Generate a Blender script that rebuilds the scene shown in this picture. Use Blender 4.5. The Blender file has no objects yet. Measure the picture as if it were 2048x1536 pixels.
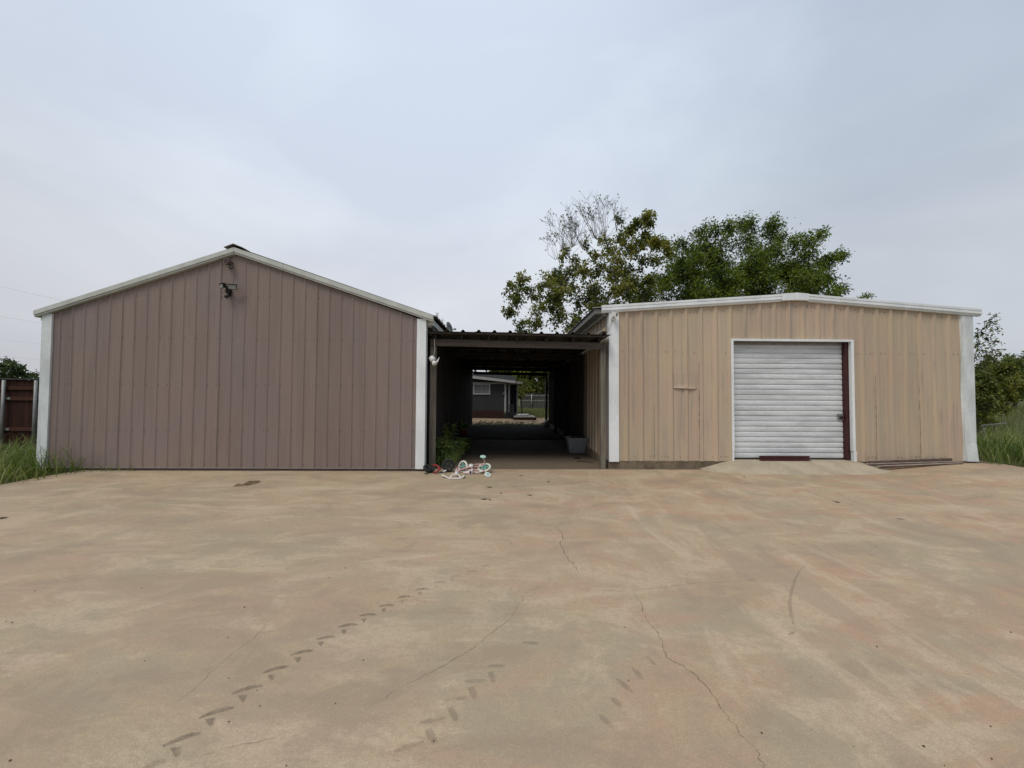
import bpy, math, random
import numpy as np
from mathutils import Vector, Matrix
random.seed(7); rng = np.random.default_rng(7)
S = bpy.context.scene; COL = S.collection
R = math.radians

# ------------------------------------------------------------------ camera
FPX, CAMH = 769.0, 1.46
def basis(yaw=1.1, pitch=1.64, roll=.35):
    y, p, r = R(yaw), R(pitch), R(roll)
    f = Vector((math.sin(y)*math.cos(p), math.cos(y)*math.cos(p), math.sin(p)))
    r0 = Vector((math.cos(y), -math.sin(y), 0)); u0 = r0.cross(f)
    return f, r0*math.cos(r)+u0*math.sin(r), -r0*math.sin(r)+u0*math.cos(r)
FW, RT, UP = basis()
cam = bpy.data.cameras.new('camera'); camo = bpy.data.objects.new('camera', cam); COL.objects.link(camo)
M3 = Matrix((RT, UP, -FW)).transposed()
camo.matrix_world = Matrix.Translation((0, 0, CAMH)) @ M3.to_4x4()
cam.sensor_width = 36; cam.lens = FPX/2048*36; cam.clip_start = .05; cam.clip_end = 2000
S.camera = camo

# ------------------------------------------------------------------ light
SUN_EL, SUN_AZ = R(58), R(214)          # azimuth clockwise from +Y
w = bpy.data.worlds.new('World'); S.world = w; w.use_nodes = True
nt = w.node_tree; N = nt.nodes; L = nt.links; N.clear()
out = N.new('ShaderNodeOutputWorld'); bg = N.new('ShaderNodeBackground'); bg.inputs[1].default_value = .1
sky = N.new('ShaderNodeTexSky'); sky.sky_type = 'NISHITA'; sky.sun_disc = False
sky.sun_elevation = SUN_EL; sky.sun_rotation = SUN_AZ
tc = N.new('ShaderNodeTexCoord')
mp = N.new('ShaderNodeMapping'); mp.inputs['Scale'].default_value = (1, 1, 2.0); mp.inputs['Location'].default_value = (3.1, .4, .2)
n1 = N.new('ShaderNodeTexNoise'); n1.inputs['Scale'].default_value = 1.5; n1.inputs['Detail'].default_value = 5; n1.inputs['Roughness'].default_value = .5; n1.inputs['Distortion'].default_value = .4
L.new(tc.outputs['Generated'], mp.inputs[0]); L.new(mp.outputs[0], n1.inputs['Vector'])
cr = N.new('ShaderNodeValToRGB')           # cloud deck: thinner and thicker places
cr.color_ramp.elements[0].position = .36; cr.color_ramp.elements[0].color = (.86, .855, .88, 1)
cr.color_ramp.elements[1].position = .64; cr.color_ramp.elements[1].color = (1.06, 1.045, 1.02, 1)
L.new(n1.outputs[0], cr.inputs[0])
sx = N.new('ShaderNodeSeparateXYZ'); L.new(tc.outputs['Generated'], sx.inputs[0])
hc = N.new('ShaderNodeValToRGB'); E_ = hc.color_ramp.elements
E_[0].position = 0; E_[0].color = (.565, .58, .635, 1); E_[1].position = 1; E_[1].color = (.72, .80, .90, 1)
for p_, c_ in ((.10, (.605, .62, .665)), (.26, (.63, .66, .70)), (.45, (.605, .665, .745)), (.70, (.625, .705, .805))):
    e_ = E_.new(p_); e_.color = (*c_, 1)
L.new(sx.outputs[2], hc.inputs[0])
dt = N.new('ShaderNodeVectorMath'); dt.operation = 'DOT_PRODUCT'; L.new(tc.outputs['Generated'], dt.inputs[0])
dt.inputs[1].default_value = Vector((-.22, .78, .58)).normalized()       # the brighter part of the overcast
mr = N.new('ShaderNodeMapRange'); mr.interpolation_type = 'SMOOTHSTEP'
mr.inputs['From Min'].default_value = .62; mr.inputs['From Max'].default_value = 1.0; mr.inputs['To Min'].default_value = .82; mr.inputs['To Max'].default_value = 1.12
L.new(dt.outputs['Value'], mr.inputs[0])
h1 = N.new('ShaderNodeMix'); h1.data_type = 'RGBA'; h1.blend_type = 'MULTIPLY'; h1.inputs[0].default_value = 1
L.new(cr.outputs[0], h1.inputs[6]); L.new(hc.outputs[0], h1.inputs[7])
hz = N.new('ShaderNodeMix'); hz.data_type = 'RGBA'; hz.blend_type = 'MULTIPLY'; hz.inputs[0].default_value = 1
L.new(h1.outputs[2], hz.inputs[6]); L.new(mr.outputs[0], hz.inputs[7])
sc10 = N.new('ShaderNodeMix'); sc10.data_type = 'RGBA'; sc10.blend_type = 'MULTIPLY'; sc10.inputs[0].default_value = 1; sc10.inputs[7].default_value = (9.45, 9.45, 9.45, 1)
rx = N.new('ShaderNodeMapRange'); rx.inputs['From Min'].default_value = .1; rx.inputs['From Max'].default_value = .7; rx.interpolation_type = 'SMOOTHSTEP'
L.new(sx.outputs[0], rx.inputs[0])
hb_ = N.new('ShaderNodeMix'); hb_.data_type = 'RGBA'; hb_.blend_type = 'MULTIPLY'; hb_.inputs[7].default_value = (.97, 1.005, 1.035, 1)
L.new(rx.outputs[0], hb_.inputs[0]); L.new(hz.outputs[2], hb_.inputs[6]); L.new(hb_.outputs[2], sc10.inputs[6])
mx = N.new('ShaderNodeMix'); mx.data_type = 'RGBA'; mx.inputs[0].default_value = .93
L.new(sky.outputs[0], mx.inputs[6]); L.new(sc10.outputs[2], mx.inputs[7])
L.new(mx.outputs[2], bg.inputs[0]); L.new(bg.outputs[0], out.inputs[0])
sl = bpy.data.lights.new('sun', 'SUN'); so = bpy.data.objects.new('sun', sl); COL.objects.link(so)
sl.energy = 1.5; sl.angle = R(24); sl.color = (1, .93, .82)
sd = Vector((math.sin(SUN_AZ)*math.cos(SUN_EL), math.cos(SUN_AZ)*math.cos(SUN_EL), math.sin(SUN_EL)))
so.rotation_euler = (-sd).to_track_quat('-Z', 'Y').to_euler(); so.location = (0, -5, 20)
vs = S.view_settings; vs.view_transform = 'Standard'; vs.look = 'None'; vs.exposure = .3; vs.gamma = 1; vs.use_curve_mapping = False

# ------------------------------------------------------------------ helpers
def at(px, py, Y):
    """point of the place seen at a photo pixel, on the vertical plane y = Y"""
    d = FW + RT*((px-1024)/FPX) + UP*((768-py)/FPX)
    return Vector((0, 0, CAMH)) + d*(Y/d.y)
def gr(px, py, z=0.):
    d = FW + RT*((px-1024)/FPX) + UP*((768-py)/FPX)
    return Vector((0, 0, CAMH)) + d*((z-CAMH)/d.z)
def sm(t):
    t = min(1, max(0, t)); return t*t*(3-2*t)
def slab_h(x, y):
    return .14*sm((x-6.6)/2.7)*sm((y-2.5)/4.8)

class MB:
    def __init__(s): s.v = []; s.f = []
    def add(s, vs, fs):
        o = len(s.v); s.v += [tuple(p) for p in vs]; s.f += [tuple(i+o for i in q) for q in fs]; return s
    def box(s, x0, x1, y0, y1, z0, z1):
        return s.add([(x0,y0,z0),(x1,y0,z0),(x1,y1,z0),(x0,y1,z0),(x0,y0,z1),(x1,y0,z1),(x1,y1,z1),(x0,y1,z1)],
              [(0,3,2,1),(4,5,6,7),(0,1,5,4),(1,2,6,5),(2,3,7,6),(3,0,4,7)])
    def bar(s, p, q, w, h, up=(0,0,1)):
        p, q = Vector(p), Vector(q); d = (q-p).normalized(); u = Vector(up)
        if abs(d.dot(u)) > .95: u = Vector((0,1,0))
        r = d.cross(u).normalized()*w/2; u = r.cross(d).normalized()*h/2
        return s.add([p-r-u,p+r-u,p+r+u,p-r+u,q-r-u,q+r-u,q+r+u,q-r+u],[(0,3,2,1),(4,5,6,7),(0,1,5,4),(1,2,6,5),(2,3,7,6),(3,0,4,7)])
    def prism(s, poly, y0, y1):           # poly in (x,z), counter clockwise seen from -y
        n = len(poly)
        return s.add([(x,y0,z) for x,z in poly]+[(x,y1,z) for x,z in poly],
              [tuple(range(n)), tuple(range(2*n-1,n-1,-1))]+[((i+1)%n,i,n+i,n+(i+1)%n) for i in range(n)])
    def tube(s, pts, rad, n=8, cap=True):
        pts = [Vector(p) for p in pts]; m = len(pts)
        if not hasattr(rad, '__len__'): rad = [rad]*m
        vs = []; prev = None
        for i, p in enumerate(pts):
            d = (pts[min(i+1,m-1)]-pts[max(i-1,0)])
            d = d.normalized() if d.length > 1e-9 else Vector((0,0,1))
            if prev is None:
                a = d.orthogonal().normalized()
            else:
                a = prev - d*prev.dot(d); a = a.normalized() if a.length > 1e-6 else d.orthogonal().normalized()
            prev = a; b = d.cross(a)
            vs += [p+(a*math.cos(t)+b*math.sin(t))*rad[i] for t in [2*math.pi*k/n for k in range(n)]]
        fs = [(i*n+k, i*n+(k+1)%n, (i+1)*n+(k+1)%n, (i+1)*n+k) for i in range(m-1) for k in range(n)]
        if cap: fs += [tuple(range(n-1,-1,-1)), tuple(range((m-1)*n, m*n))]
        return s.add(vs, fs)
    def lathe(s, c, axis, prof, n=16):      # prof: (along axis, radius)
        c = Vector(c); d = Vector(axis).normalized(); a = d.orthogonal().normalized(); b = d.cross(a); m = len(prof)
        vs = [c+d*h+(a*math.cos(2*math.pi*k/n)+b*math.sin(2*math.pi*k/n))*r for h, r in prof for k in range(n)]
        fs = [(i*n+k, i*n+(k+1)%n, (i+1)*n+(k+1)%n, (i+1)*n+k) for i in range(m-1) for k in range(n)]
        fs += [tuple(range(n-1,-1,-1)), tuple(range((m-1)*n, m*n))]
        return s.add(vs, fs)
    def ring(s, c, axis, Rr, r, n=24, m=8):
        c = Vector(c); d = Vector(axis).normalized(); a = d.orthogonal().normalized(); b = d.cross(a)
        vs = []
        for k in range(n):
            t = 2*math.pi*k/n; e = a*math.cos(t)+b*math.sin(t)
            for j in range(m):
                q = 2*math.pi*j/m; vs.append(c+e*(Rr+r*math.cos(q))+d*r*math.sin(q))
        fs = [(k*m+j, ((k+1)%n)*m+j, ((k+1)%n)*m+(j+1)%m, k*m+(j+1)%m) for k in range(n) for j in range(m)]
        return s.add(vs, fs)
    def build(s, name, mat, parent=None, smooth=False, kind=None, label=None):
        off = Vector((0,0,0)); p = parent
        while p is not None: off += p.location; p = p.parent
        me = bpy.data.meshes.new(name); me.from_pydata([tuple(Vector(q)-off) for q in s.v], [], s.f); me.update()
        return link(name, me, mat, parent, smooth, kind, label)
def link(name, me, mat, parent=None, smooth=False, kind=None, label=None):
    if mat: me.materials.append(mat)
    if smooth: me.polygons.foreach_set('use_smooth', [True]*len(me.polygons))
    o = bpy.data.objects.new(name, me); COL.objects.link(o); o.parent = parent
    if kind: o['kind'] = kind
    if label: o['label'] = label
    return o
def tag(o, label, cat=None, group=None):
    o['label'] = label
    if cat: o['category'] = cat
    if group: o['group'] = group
    return o
def thing(name, loc, label, cat, group=None):
    o = bpy.data.objects.new(name, None); COL.objects.link(o); o.location = loc; o.empty_display_size = .2
    return tag(o, label, cat, group)
def bx(name, mat, parent, *a, **k): return MB().box(*a).build(name, mat, parent, **k)

# ------------------------------------------------------------------ materials
def newmat(name):
    m = bpy.data.materials.new(name); m.use_nodes = True
    return m, m.node_tree.nodes, m.node_tree.links, m.node_tree.nodes['Principled BSDF']
def posn(n, l, scale=(1,1,1), loc=(0,0,0), rot=(0,0,0)):
    g = n.new('ShaderNodeNewGeometry'); mp = n.new('ShaderNodeMapping')
    mp.inputs['Scale'].default_value = scale; mp.inputs['Location'].default_value = loc; mp.inputs['Rotation'].default_value = rot
    l.new(g.outputs['Position'], mp.inputs[0]); return mp.outputs[0]
def noise(n, l, vec, scale, detail=4, rough=.55, dist=0):
    t = n.new('ShaderNodeTexNoise'); t.inputs['Scale'].default_value = scale; t.inputs['Detail'].default_value = detail
    t.inputs['Roughness'].default_value = rough; t.inputs['Distortion'].default_value = dist
    l.new(vec, t.inputs['Vector']); return t.outputs[0]
def ramp(n, l, fac, a, b, lo=0., hi=1.):
    m = n.new('ShaderNodeMapRange'); m.inputs['From Min'].default_value = a; m.inputs['From Max'].default_value = b
    m.inputs['To Min'].default_value = lo; m.inputs['To Max'].default_value = hi; m.interpolation_type = 'SMOOTHSTEP'
    l.new(fac, m.inputs[0]); return m.outputs[0]
def mixc(n, l, fac, a, b, mode='MIX'):
    m = n.new('ShaderNodeMix'); m.data_type = 'RGBA'; m.blend_type = mode
    for i, x in ((0, fac), (6, a), (7, b)):
        if hasattr(x, 'links') or hasattr(x, 'is_linked'): l.new(x, m.inputs[i])
        elif i == 0: m.inputs[0].default_value = x
        else: m.inputs[i].default_value = (*x, 1) if len(x) == 3 else x
    return m.outputs[2]
def mul(n, l, a, b):
    m = n.new('ShaderNodeMath'); m.operation = 'MULTIPLY'
    for i, x in enumerate((a, b)):
        if hasattr(x, 'is_linked'): l.new(x, m.inputs[i])
        else: m.inputs[i].default_value = x
    return m.outputs[0]
def bump(n, l, h, strength, dist, bsdf, prev=None):
    b = n.new('ShaderNodeBump'); b.inputs['Strength'].default_value = strength; b.inputs['Distance'].default_value = dist
    l.new(h, b.inputs['Height'])
    if prev: l.new(prev, b.inputs['Normal'])
    l.new(b.outputs[0], bsdf.inputs['Normal']); return b.outputs[0]

def plain(name, col, rough=.6, var=.25, scale=6, metal=0, spec=.4, stretch=(1,1,1), bmp=.0, col2=None):
    m, n, l, b = newmat(name)
    v = posn(n, l, stretch)
    f = noise(n, l, v, scale, 5, .6); f2 = noise(n, l, v, scale*9, 3, .6)
    c2 = col2 or tuple(c*(1-var) for c in col)
    c = mixc(n, l, ramp(n, l, f, .35, .68), col, c2)
    c = mixc(n, l, ramp(n, l, f2, .3, .75, 0, .35), c, tuple(x*(1-var) for x in c2))
    l.new(c, b.inputs['Base Color']); b.inputs['Roughness'].default_value = rough; b.inputs['Metallic'].default_value = metal
    b.inputs['Specular IOR Level'].default_value = spec
    if bmp: bump(n, l, f2, .5, bmp, b)
    return m
def siding(name, base, c2, c3, streak, k_streak, rough=.5, seed=0, sc=5.5, ss=19):
    m, n, l, b = newmat(name)
    v = posn(n, l, (1,1,.07), (seed,seed,seed)); vs_ = posn(n, l, (1,1,.05), (seed+5,seed,0)); vp = posn(n, l, (1,1,.6), (0,seed,3))
    a = noise(n, l, v, sc, 4, .6); st = noise(n, l, vs_, ss, 5, .65, .2); pt = noise(n, l, vp, .9, 4, .55); gn = noise(n, l, posn(n, l), 90, 2, .7)
    c = mixc(n, l, ramp(n, l, a, .43, .58), base, c2)
    c = mixc(n, l, ramp(n, l, pt, .45, .58, 0, .8), c, c3)
    c = mixc(n, l, ramp(n, l, mul(n, l, st, ramp(n, l, pt, .35, .62, .85, 1.12)), .53, .72, 0, k_streak), c, streak)
    c = mixc(n, l, ramp(n, l, gn, .3, .72, .0, .22), c, tuple(x*.72 for x in base))
    oi = n.new('ShaderNodeObjectInfo'); hs = n.new('ShaderNodeHueSaturation'); l.new(ramp(n, l, oi.outputs['Random'], 0, 1, .93, 1.06), hs.inputs['Value']); l.new(c, hs.inputs['Color']); c = hs.outputs[0]
    l.new(c, b.inputs['Base Color'])
    l.new(ramp(n, l, a, .3, .7, rough-.08, rough+.14), b.inputs['Roughness']); b.inputs['Specular IOR Level'].default_value = .35
    p1 = bump(n, l, noise(n, l, posn(n, l, (1,1,.45)), 3.2, 2, .5), .35, .012, b)
    bump(n, l, gn, .12, .002, b, p1)
    return m
def wood(name, col, var=.45, rough=.85, axis='z', scale=14):
    st = {'x': (.06,1,1), 'y': (1,.06,1), 'z': (1,1,.06)}[axis]
    return plain(name, col, rough, var, scale, 0, .2, st, .003)
def leafmat(name, cols, rough=.5, trans=.35):
    m, n, l, b = newmat(name)
    g = n.new('ShaderNodeNewGeometry'); r = n.new('ShaderNodeValToRGB')
    els = r.color_ramp.elements
    while len(els) < len(cols): els.new(.5)
    for i, c in enumerate(cols):
        els[i].position = i/(len(cols)-1); els[i].color = (*c, 1)
    l.new(g.outputs['Random Per Island'], r.inputs[0])
    pt = noise(n, l, posn(n, l), .75, 3, .6)
    c = mixc(n, l, ramp(n, l, pt, .46, .60, 0, .6), r.outputs[0], tuple(1.5*x for x in cols[-1]))
    c = mixc(n, l, ramp(n, l, pt, .48, .38, 0, .6), c, cols[0])
    l.new(c, b.inputs['Base Color']); b.inputs['Roughness'].default_value = rough; b.inputs['Specular IOR Level'].default_value = .3
    t = n.new('ShaderNodeBsdfTranslucent'); l.new(mixc(n, l, 1., c, (1.25,1.3,.55), 'MULTIPLY'), t.inputs[0])
    ms = n.new('ShaderNodeMixShader'); ms.inputs[0].default_value = trans
    o = n['Material Output']; l.new(b.outputs[0], ms.inputs[1]); l.new(t.outputs[0], ms.inputs[2]); l.new(ms.outputs[0], o.inputs[0])
    return m
def stain(name, col, alpha, scale=20):
    m, n, l, b = newmat(name)
    b.inputs['Base Color'].default_value = (*col, 1); b.inputs['Roughness'].default_value = .9; b.inputs['Specular IOR Level'].default_value = .1
    f = noise(n, l, posn(n, l), scale, 5, .7)
    l.new(ramp(n, l, f, .28, .66, alpha*.25, alpha), b.inputs['Alpha'])
    return m

def concrete():
    m, n, l, b = newmat('concrete')
    sp = n.new('ShaderNodeSeparateXYZ'); g = n.new('ShaderNodeNewGeometry'); l.new(g.outputs['Position'], sp.inputs[0])
    vL = posn(n, l, (.28,1.1,1), (0,0,0), (0,0,R(-24))); vR = posn(n, l, (1.0,.30,1), (7,2,0), (0,0,R(-26)))
    sL = noise(n, l, vL, 2.3, 8, .64, .9); sR = noise(n, l, vR, 2.3, 8, .64, .9)
    side = ramp(n, l, sp.outputs[0], -1.2, 2.2)
    st = n.new('ShaderNodeMix'); l.new(side, st.inputs[0]); l.new(sL, st.inputs[2]); l.new(sR, st.inputs[3]); st = st.outputs[0]
    p1 = noise(n, l, posn(n, l, (1,1,1), (11,3,0)), .55, 5, .6, .6); p2 = noise(n, l, posn(n, l, (.8,1.2,1), (2,17,0)), .9, 6, .62, .8)
    p3 = noise(n, l, posn(n, l, (1,1,1), (31,5,0)), 3.2, 6, .65, .4)
    fine = noise(n, l, posn(n, l), 160, 2, .8); mid = noise(n, l, posn(n, l), 26, 4, .7)
    mott = noise(n, l, posn(n, l, (.7,1.2,1), (4,9,0)), 1.7, 8, .68, .5); pool = noise(n, l, posn(n, l, (.8,1,1), (0,-2,0)), .33, 3, .5)
    c = mixc(n, l, side, (.365,.31,.228), (.38,.302,.21))
    c = mixc(n, l, ramp(n, l, sp.outputs[1], 2.4, 4.4, 0, .7), c, (.485,.415,.285))   # slab paler with growing y
    c = mixc(n, l, ramp(n, l, pool, .45, .58, 0, .5), c, (.375,.305,.225))
    c = mixc(n, l, ramp(n, l, p1, .43, .55, 0, .9), c, (.35,.325,.232))             # grey green
    pk = mul(n, l, ramp(n, l, p2, .46, .57, 0, 1), ramp(n, l, sp.outputs[0], -2.5, 3.5, .38, 1))
    c = mixc(n, l, pk, c, (.44,.305,.215))                                           # pinkish clay
    c = mixc(n, l, ramp(n, l, p3, .48, .60, 0, .5), c, (.43,.365,.24))
    c = mixc(n, l, ramp(n, l, mott, .50, .60, 0, .62), c, (.53,.455,.335))
    c = mixc(n, l, ramp(n, l, mott, .47, .38, 0, .65), c, (.295,.25,.185))
    c = mixc(n, l, ramp(n, l, st, .54, .66, 0, .58), c, (.57,.495,.375))             # pale dried streaks
    c = mixc(n, l, ramp(n, l, st, .475, .38, 0, .5), c, (.31,.255,.19))
    c = mixc(n, l, ramp(n, l, mid, .44, .62, 0, .32), c, (.31,.25,.18))
    g2 = noise(n, l, posn(n, l), 75, 3, .75)
    c = mixc(n, l, ramp(n, l, g2, .40, .62, 0, .20), c, (.25,.205,.15))
    c = mixc(n, l, ramp(n, l, g2, .45, .34, 0, .16), c, (.52,.45,.34))
    c = mixc(n, l, ramp(n, l, fine, .36, .62, 0, .42), c, (.22,.18,.13))
    c = mixc(n, l, 1., c, (1.05,.97,.925), 'MULTIPLY')
    back = ramp(n, l, sp.outputs[1], 7.60, 7.63); c = mixc(n, l, mul(n, l, back, .92), c, (.12,.092,.066))     # older floor of the carport, roof shade mixed into its tone
    b2 = ramp(n, l, sp.outputs[1], 8.2, 10.8); c = mixc(n, l, mul(n, l, b2, .93), c, (.024,.019,.014))              # deepening shade painted in towards the back
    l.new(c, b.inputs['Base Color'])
    l.new(ramp(n, l, st, .3, .7, .72, .9), b.inputs['Roughness']); b.inputs['Specular IOR Level'].default_value = .25
    q = bump(n, l, mid, .25, .004, b); bump(n, l, fine, .35, .0015, b, q)
    return m
def groundmat(name, a, b_, c_, sc=1.2):
    m, n, l, b = newmat(name)
    v = posn(n, l)
    c = mixc(n, l, ramp(n, l, noise(n, l, v, sc*.3, 6, .65), .38, .62), a, b_)
    c = mixc(n, l, ramp(n, l, noise(n, l, v, sc*5, 6, .7), .4, .7), c, c_)
    l.new(c, b.inputs['Base Color']); b.inputs['Roughness'].default_value = .95; b.inputs['Specular IOR Level'].default_value = .1
    bump(n, l, noise(n, l, v, 18, 5, .7), .7, .03, b)
    return m

M = dict(
 concrete=concrete(),
 curb=plain('curb_concrete', (.215,.165,.115), .9, .45, 5, bmp=.004, stretch=(1,1,.5)),
 ramp=plain('ramp_concrete', (.43,.365,.265), .85, .22, 3, bmp=.003),
 field=groundmat('field', (.075,.085,.03), (.11,.10,.045), (.05,.06,.02)),
 sand=groundmat('sand', (.30,.235,.165), (.24,.18,.12), (.16,.115,.07)),
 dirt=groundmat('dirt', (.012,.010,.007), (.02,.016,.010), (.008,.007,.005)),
 brown=siding('brown_siding', (.232,.178,.155), (.210,.160,.142), (.218,.172,.162), (.145,.112,.10), .30, .5, 3),
 tan=siding('tan_siding', (.495,.392,.276), (.435,.365,.268), (.485,.36,.275), (.29,.265,.22), .6, .5, 9, 6.5, 11),
 tanpatch=siding('tan_patch', (.43,.34,.225), (.40,.325,.22), (.43,.34,.225), (.33,.28,.2), .4, .5, 21),
 white=plain('white_trim', (.80,.835,.855), .45, .16, 3, stretch=(1,1,.35)),
 whiteold=plain('weathered_white_trim', (.70,.74,.745), .5, .22, 4, stretch=(1,1,.4)),
 rake=plain('pale_grey_trim', (.55,.57,.53), .5, .18, 4),
 flash=plain('bare_flashing', (.30,.285,.27), .5, .25, 6),
 basestrip=plain('dark_base_strip', (.085,.058,.050), .7, .4, 5),
 rust=plain('rusty_screw', (.10,.06,.045), .8, .4, 40),
 screw=plain('painted_screw', (.12,.085,.072), .7, .3, 40),
 greyroof=plain('grey_roof_sheet', (.21,.195,.175), .55, .35, 4),
 darksheet=siding('dark_shaded_sheet', (.040,.032,.028), (.03,.026,.024), (.045,.034,.027), (.02,.018,.016), .6, .6, 14), leftsheet=siding('shade_dark_sheet', (.042,.038,.038), (.03,.028,.03), (.045,.039,.037), (.02,.02,.02), .6, .6, 17),  # left wall sheets carry carport shade; right ones are darker panels, deepened by it
 darkroof=plain('dark_roof_sheet', (.085,.075,.06), .7, .45, 5),
 oldroof=plain('old_green_grey_roof_sheet', (.075,.078,.06), .6, .4, 5),
 wallcore=plain('wall_core', (.10,.09,.08), .9, .2, 3),
 woodx=wood('weathered_wood_x', (.085,.070,.060), axis='x'), woody=wood('weathered_shaded_wood_y', (.04,.032,.027), axis='y'), innerx=wood('shaded_wood_x', (.03,.022,.017), axis='x'), woodz=wood('weathered_wood_z', (.21,.19,.15), .5, axis='z'),  # rafter and inner woods have the carport's shade in their colour
 darkwood=wood('shaded_wood', (.025,.02,.017), axis='z'),  # wood of the rear posts, shade put into the tone
 fencewood=wood('stained_fence_wood', (.046,.017,.010), .5, axis='z', scale=9), fencerail=wood('stained_fence_rail', (.068,.028,.017), .45, axis='x', scale=9),
 galv=plain('galvanised_pipe', (.26,.27,.26), .5, .25, 8, .3),
 doorw=plain('door_slat_paint', (.66,.69,.71), .42, .26, 5, stretch=(.25,1,1.5)),
 maroon=plain('maroon_paint', (.062,.014,.016), .5, .3, 6), maroonbar=plain('maroon_bar_paint', (.075,.018,.02), .45, .4, 9, col2=(.09,.035,.025)),
 rubber=plain('black_rubber', (.018,.018,.019), .7, .3, 12), black=plain('black_plastic', (.022,.022,.024), .5, .3, 10),
 lens=plain('lamp_glass', (.30,.32,.30), .15, .3, 20, spec=.6), steel=plain('grey_steel', (.20,.20,.20), .4, .35, 12, .6),
 rustbar=plain('rusty_steel', (.085,.055,.045), .75, .5, 8, col2=(.14,.10,.085)), palebar=plain('pale_steel_strip', (.40,.33,.28), .6, .35, 7),
 mint=plain('mint_plastic', (.35,.62,.57), .45, .1, 8), mintdk=plain('mint_disc', (.20,.43,.38), .5, .2, 12), tyrew=plain('cream_tyre', (.68,.68,.58), .6, .1, 9),
 pink=plain('pink_paint', (.66,.41,.40), .35, .1, 8), wplastic=plain('white_plastic', (.72,.71,.70), .4, .1, 8), pinkw=plain('pale_pink_saddle', (.70,.60,.60), .5, .1, 8),
 red=plain('red_paint', (.33,.03,.035), .35, .25, 10), teal=plain('teal_plastic', (.10,.27,.25), .5, .3, 9), redpot=plain('red_pot', (.20,.022,.02), .45, .3, 9),
 tote=plain('grey_tote_plastic', (.20,.21,.215), .5, .2, 6), toteink=plain('brown_leaves_and_soil', (.05,.032,.02), .9, .5, 22),
 house=plain('charcoal_house_siding', (.024,.025,.030), .7, .2, 5, stretch=(1,1,.1)), hdark=plain('dark_porch_wall', (.007,.008,.011), .8, .2, 4),
 hroof=plain('charcoal_shingles', (.028,.03,.034), .8, .3, 8), hwhite=plain('white_house_trim', (.34,.335,.335), .6, .15, 5), hskirt=plain('red_brown_skirting', (.036,.011,.008), .85, .45, 6),
 glass=plain('window_glass', (.12,.13,.13), .12, .2, 4, spec=.6), blind=plain('pale_blind', (.22,.22,.215), .7, .1, 9),
 deck=wood('grey_deck_board', (.26,.24,.22), .4, axis='y'), gfence=wood('grey_fence_board', (.075,.075,.072), .4, axis='z'),
 bark=plain('tree_bark', (.075,.06,.048), .9, .5, 9, stretch=(1,1,.3), bmp=.01), twig=plain('bare_twig', (.17,.145,.13), .9, .4, 9),
 leafA=leafmat('broad_leaf', [(.055,.08,.02),(.095,.125,.028),(.145,.17,.038),(.20,.185,.05)], .5, .45),
 leafB=leafmat('pinnate_leaf', [(.034,.056,.014),(.058,.092,.018),(.10,.145,.026),(.15,.19,.034)], .5, .42),
 leafD=leafmat('dark_leaf', [(.018,.034,.010),(.03,.052,.013),(.05,.075,.018)], .55, .25),
 leafC=leafmat('far_leaf', [(.055,.078,.024),(.085,.112,.034),(.13,.15,.045)], .55, .3),
 leafY=leafmat('yellow_green_leaf', [(.07,.095,.02),(.115,.14,.03),(.17,.165,.04)], .55, .3),
 weed=leafmat('weed_leaf', [(.10,.15,.04),(.16,.23,.06),(.25,.31,.10)], .55, .3),
 grass=leafmat('tall_grass', [(.07,.115,.024),(.105,.16,.034),(.155,.205,.055),(.20,.20,.08)], .5, .35),
 fgrass=leafmat('field_grass', [(.065,.085,.025),(.09,.115,.032),(.13,.135,.05)], .6, .3),
 dryleaf=plain('dry_leaf', (.085,.06,.022), .8, .5, 60), yleaf=plain('yellowed_leaf', (.22,.18,.06), .7, .4, 60), paleleaf=plain('pale_leaf', (.48,.44,.36), .7, .3, 60),
 crack=stain('crack', (.08,.06,.042), .7, 60), hair=stain('hair_crack', (.12,.095,.07), .48, 40), tyre=stain('tyre_print', (.14,.115,.09), .42, 30), smear=stain('faint_print', (.19,.16,.12), .24, 22),
 seam=stain('seam_stain', (.12,.115,.115), .75, 9), wet=stain('brown_stain', (.10,.062,.032), .75, 12), cable=plain('white_cable', (.45,.43,.39), .5, .1, 9), wire=plain('grey_wire', (.36,.37,.40), .6, .1, 3),
 dcable=plain('grey_cable', (.10,.10,.10), .6, .1, 9))

# ------------------------------------------------------------------ ground, slab
def sheet(name, x0, x1, y0, y1, nx, ny, hf, mat, kind='structure', parent=None):
    xs = np.linspace(x0, x1, nx+1); ys = np.linspace(y0, y1, ny+1)
    mb = MB(); mb.add([(x, y, hf(x, y)) for y in ys for x in xs],
        [(j*(nx+1)+i, j*(nx+1)+i+1, (j+1)*(nx+1)+i+1, (j+1)*(nx+1)+i) for j in range(ny) for i in range(nx)])
    return mb.build(name, mat, parent, True, kind)
def field_h(x, y):
    h = -.03
    if x > 9.0: h += .15*sm((x-9.0)/1.2)*sm((y-2.5)/4.8)
    if y > 19: h += .0
    return h
xs = np.concatenate([[-400,-120,-50], np.arange(-24, 25, 1.), [34,50,120,400]]); ys = np.concatenate([[-120,-40], np.arange(-12, 50, 1.), [60,90,150,300,600]])
mb = MB(); nx = len(xs)
mb.add([(x, y, field_h(x, y)) for y in ys for x in xs], [(j*nx+i, j*nx+i+1, (j+1)*nx+i+1, (j+1)*nx+i) for j in range(len(ys)-1) for i in range(nx-1)])
mb.build('ground', M['field'], None, True, 'structure')

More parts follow.
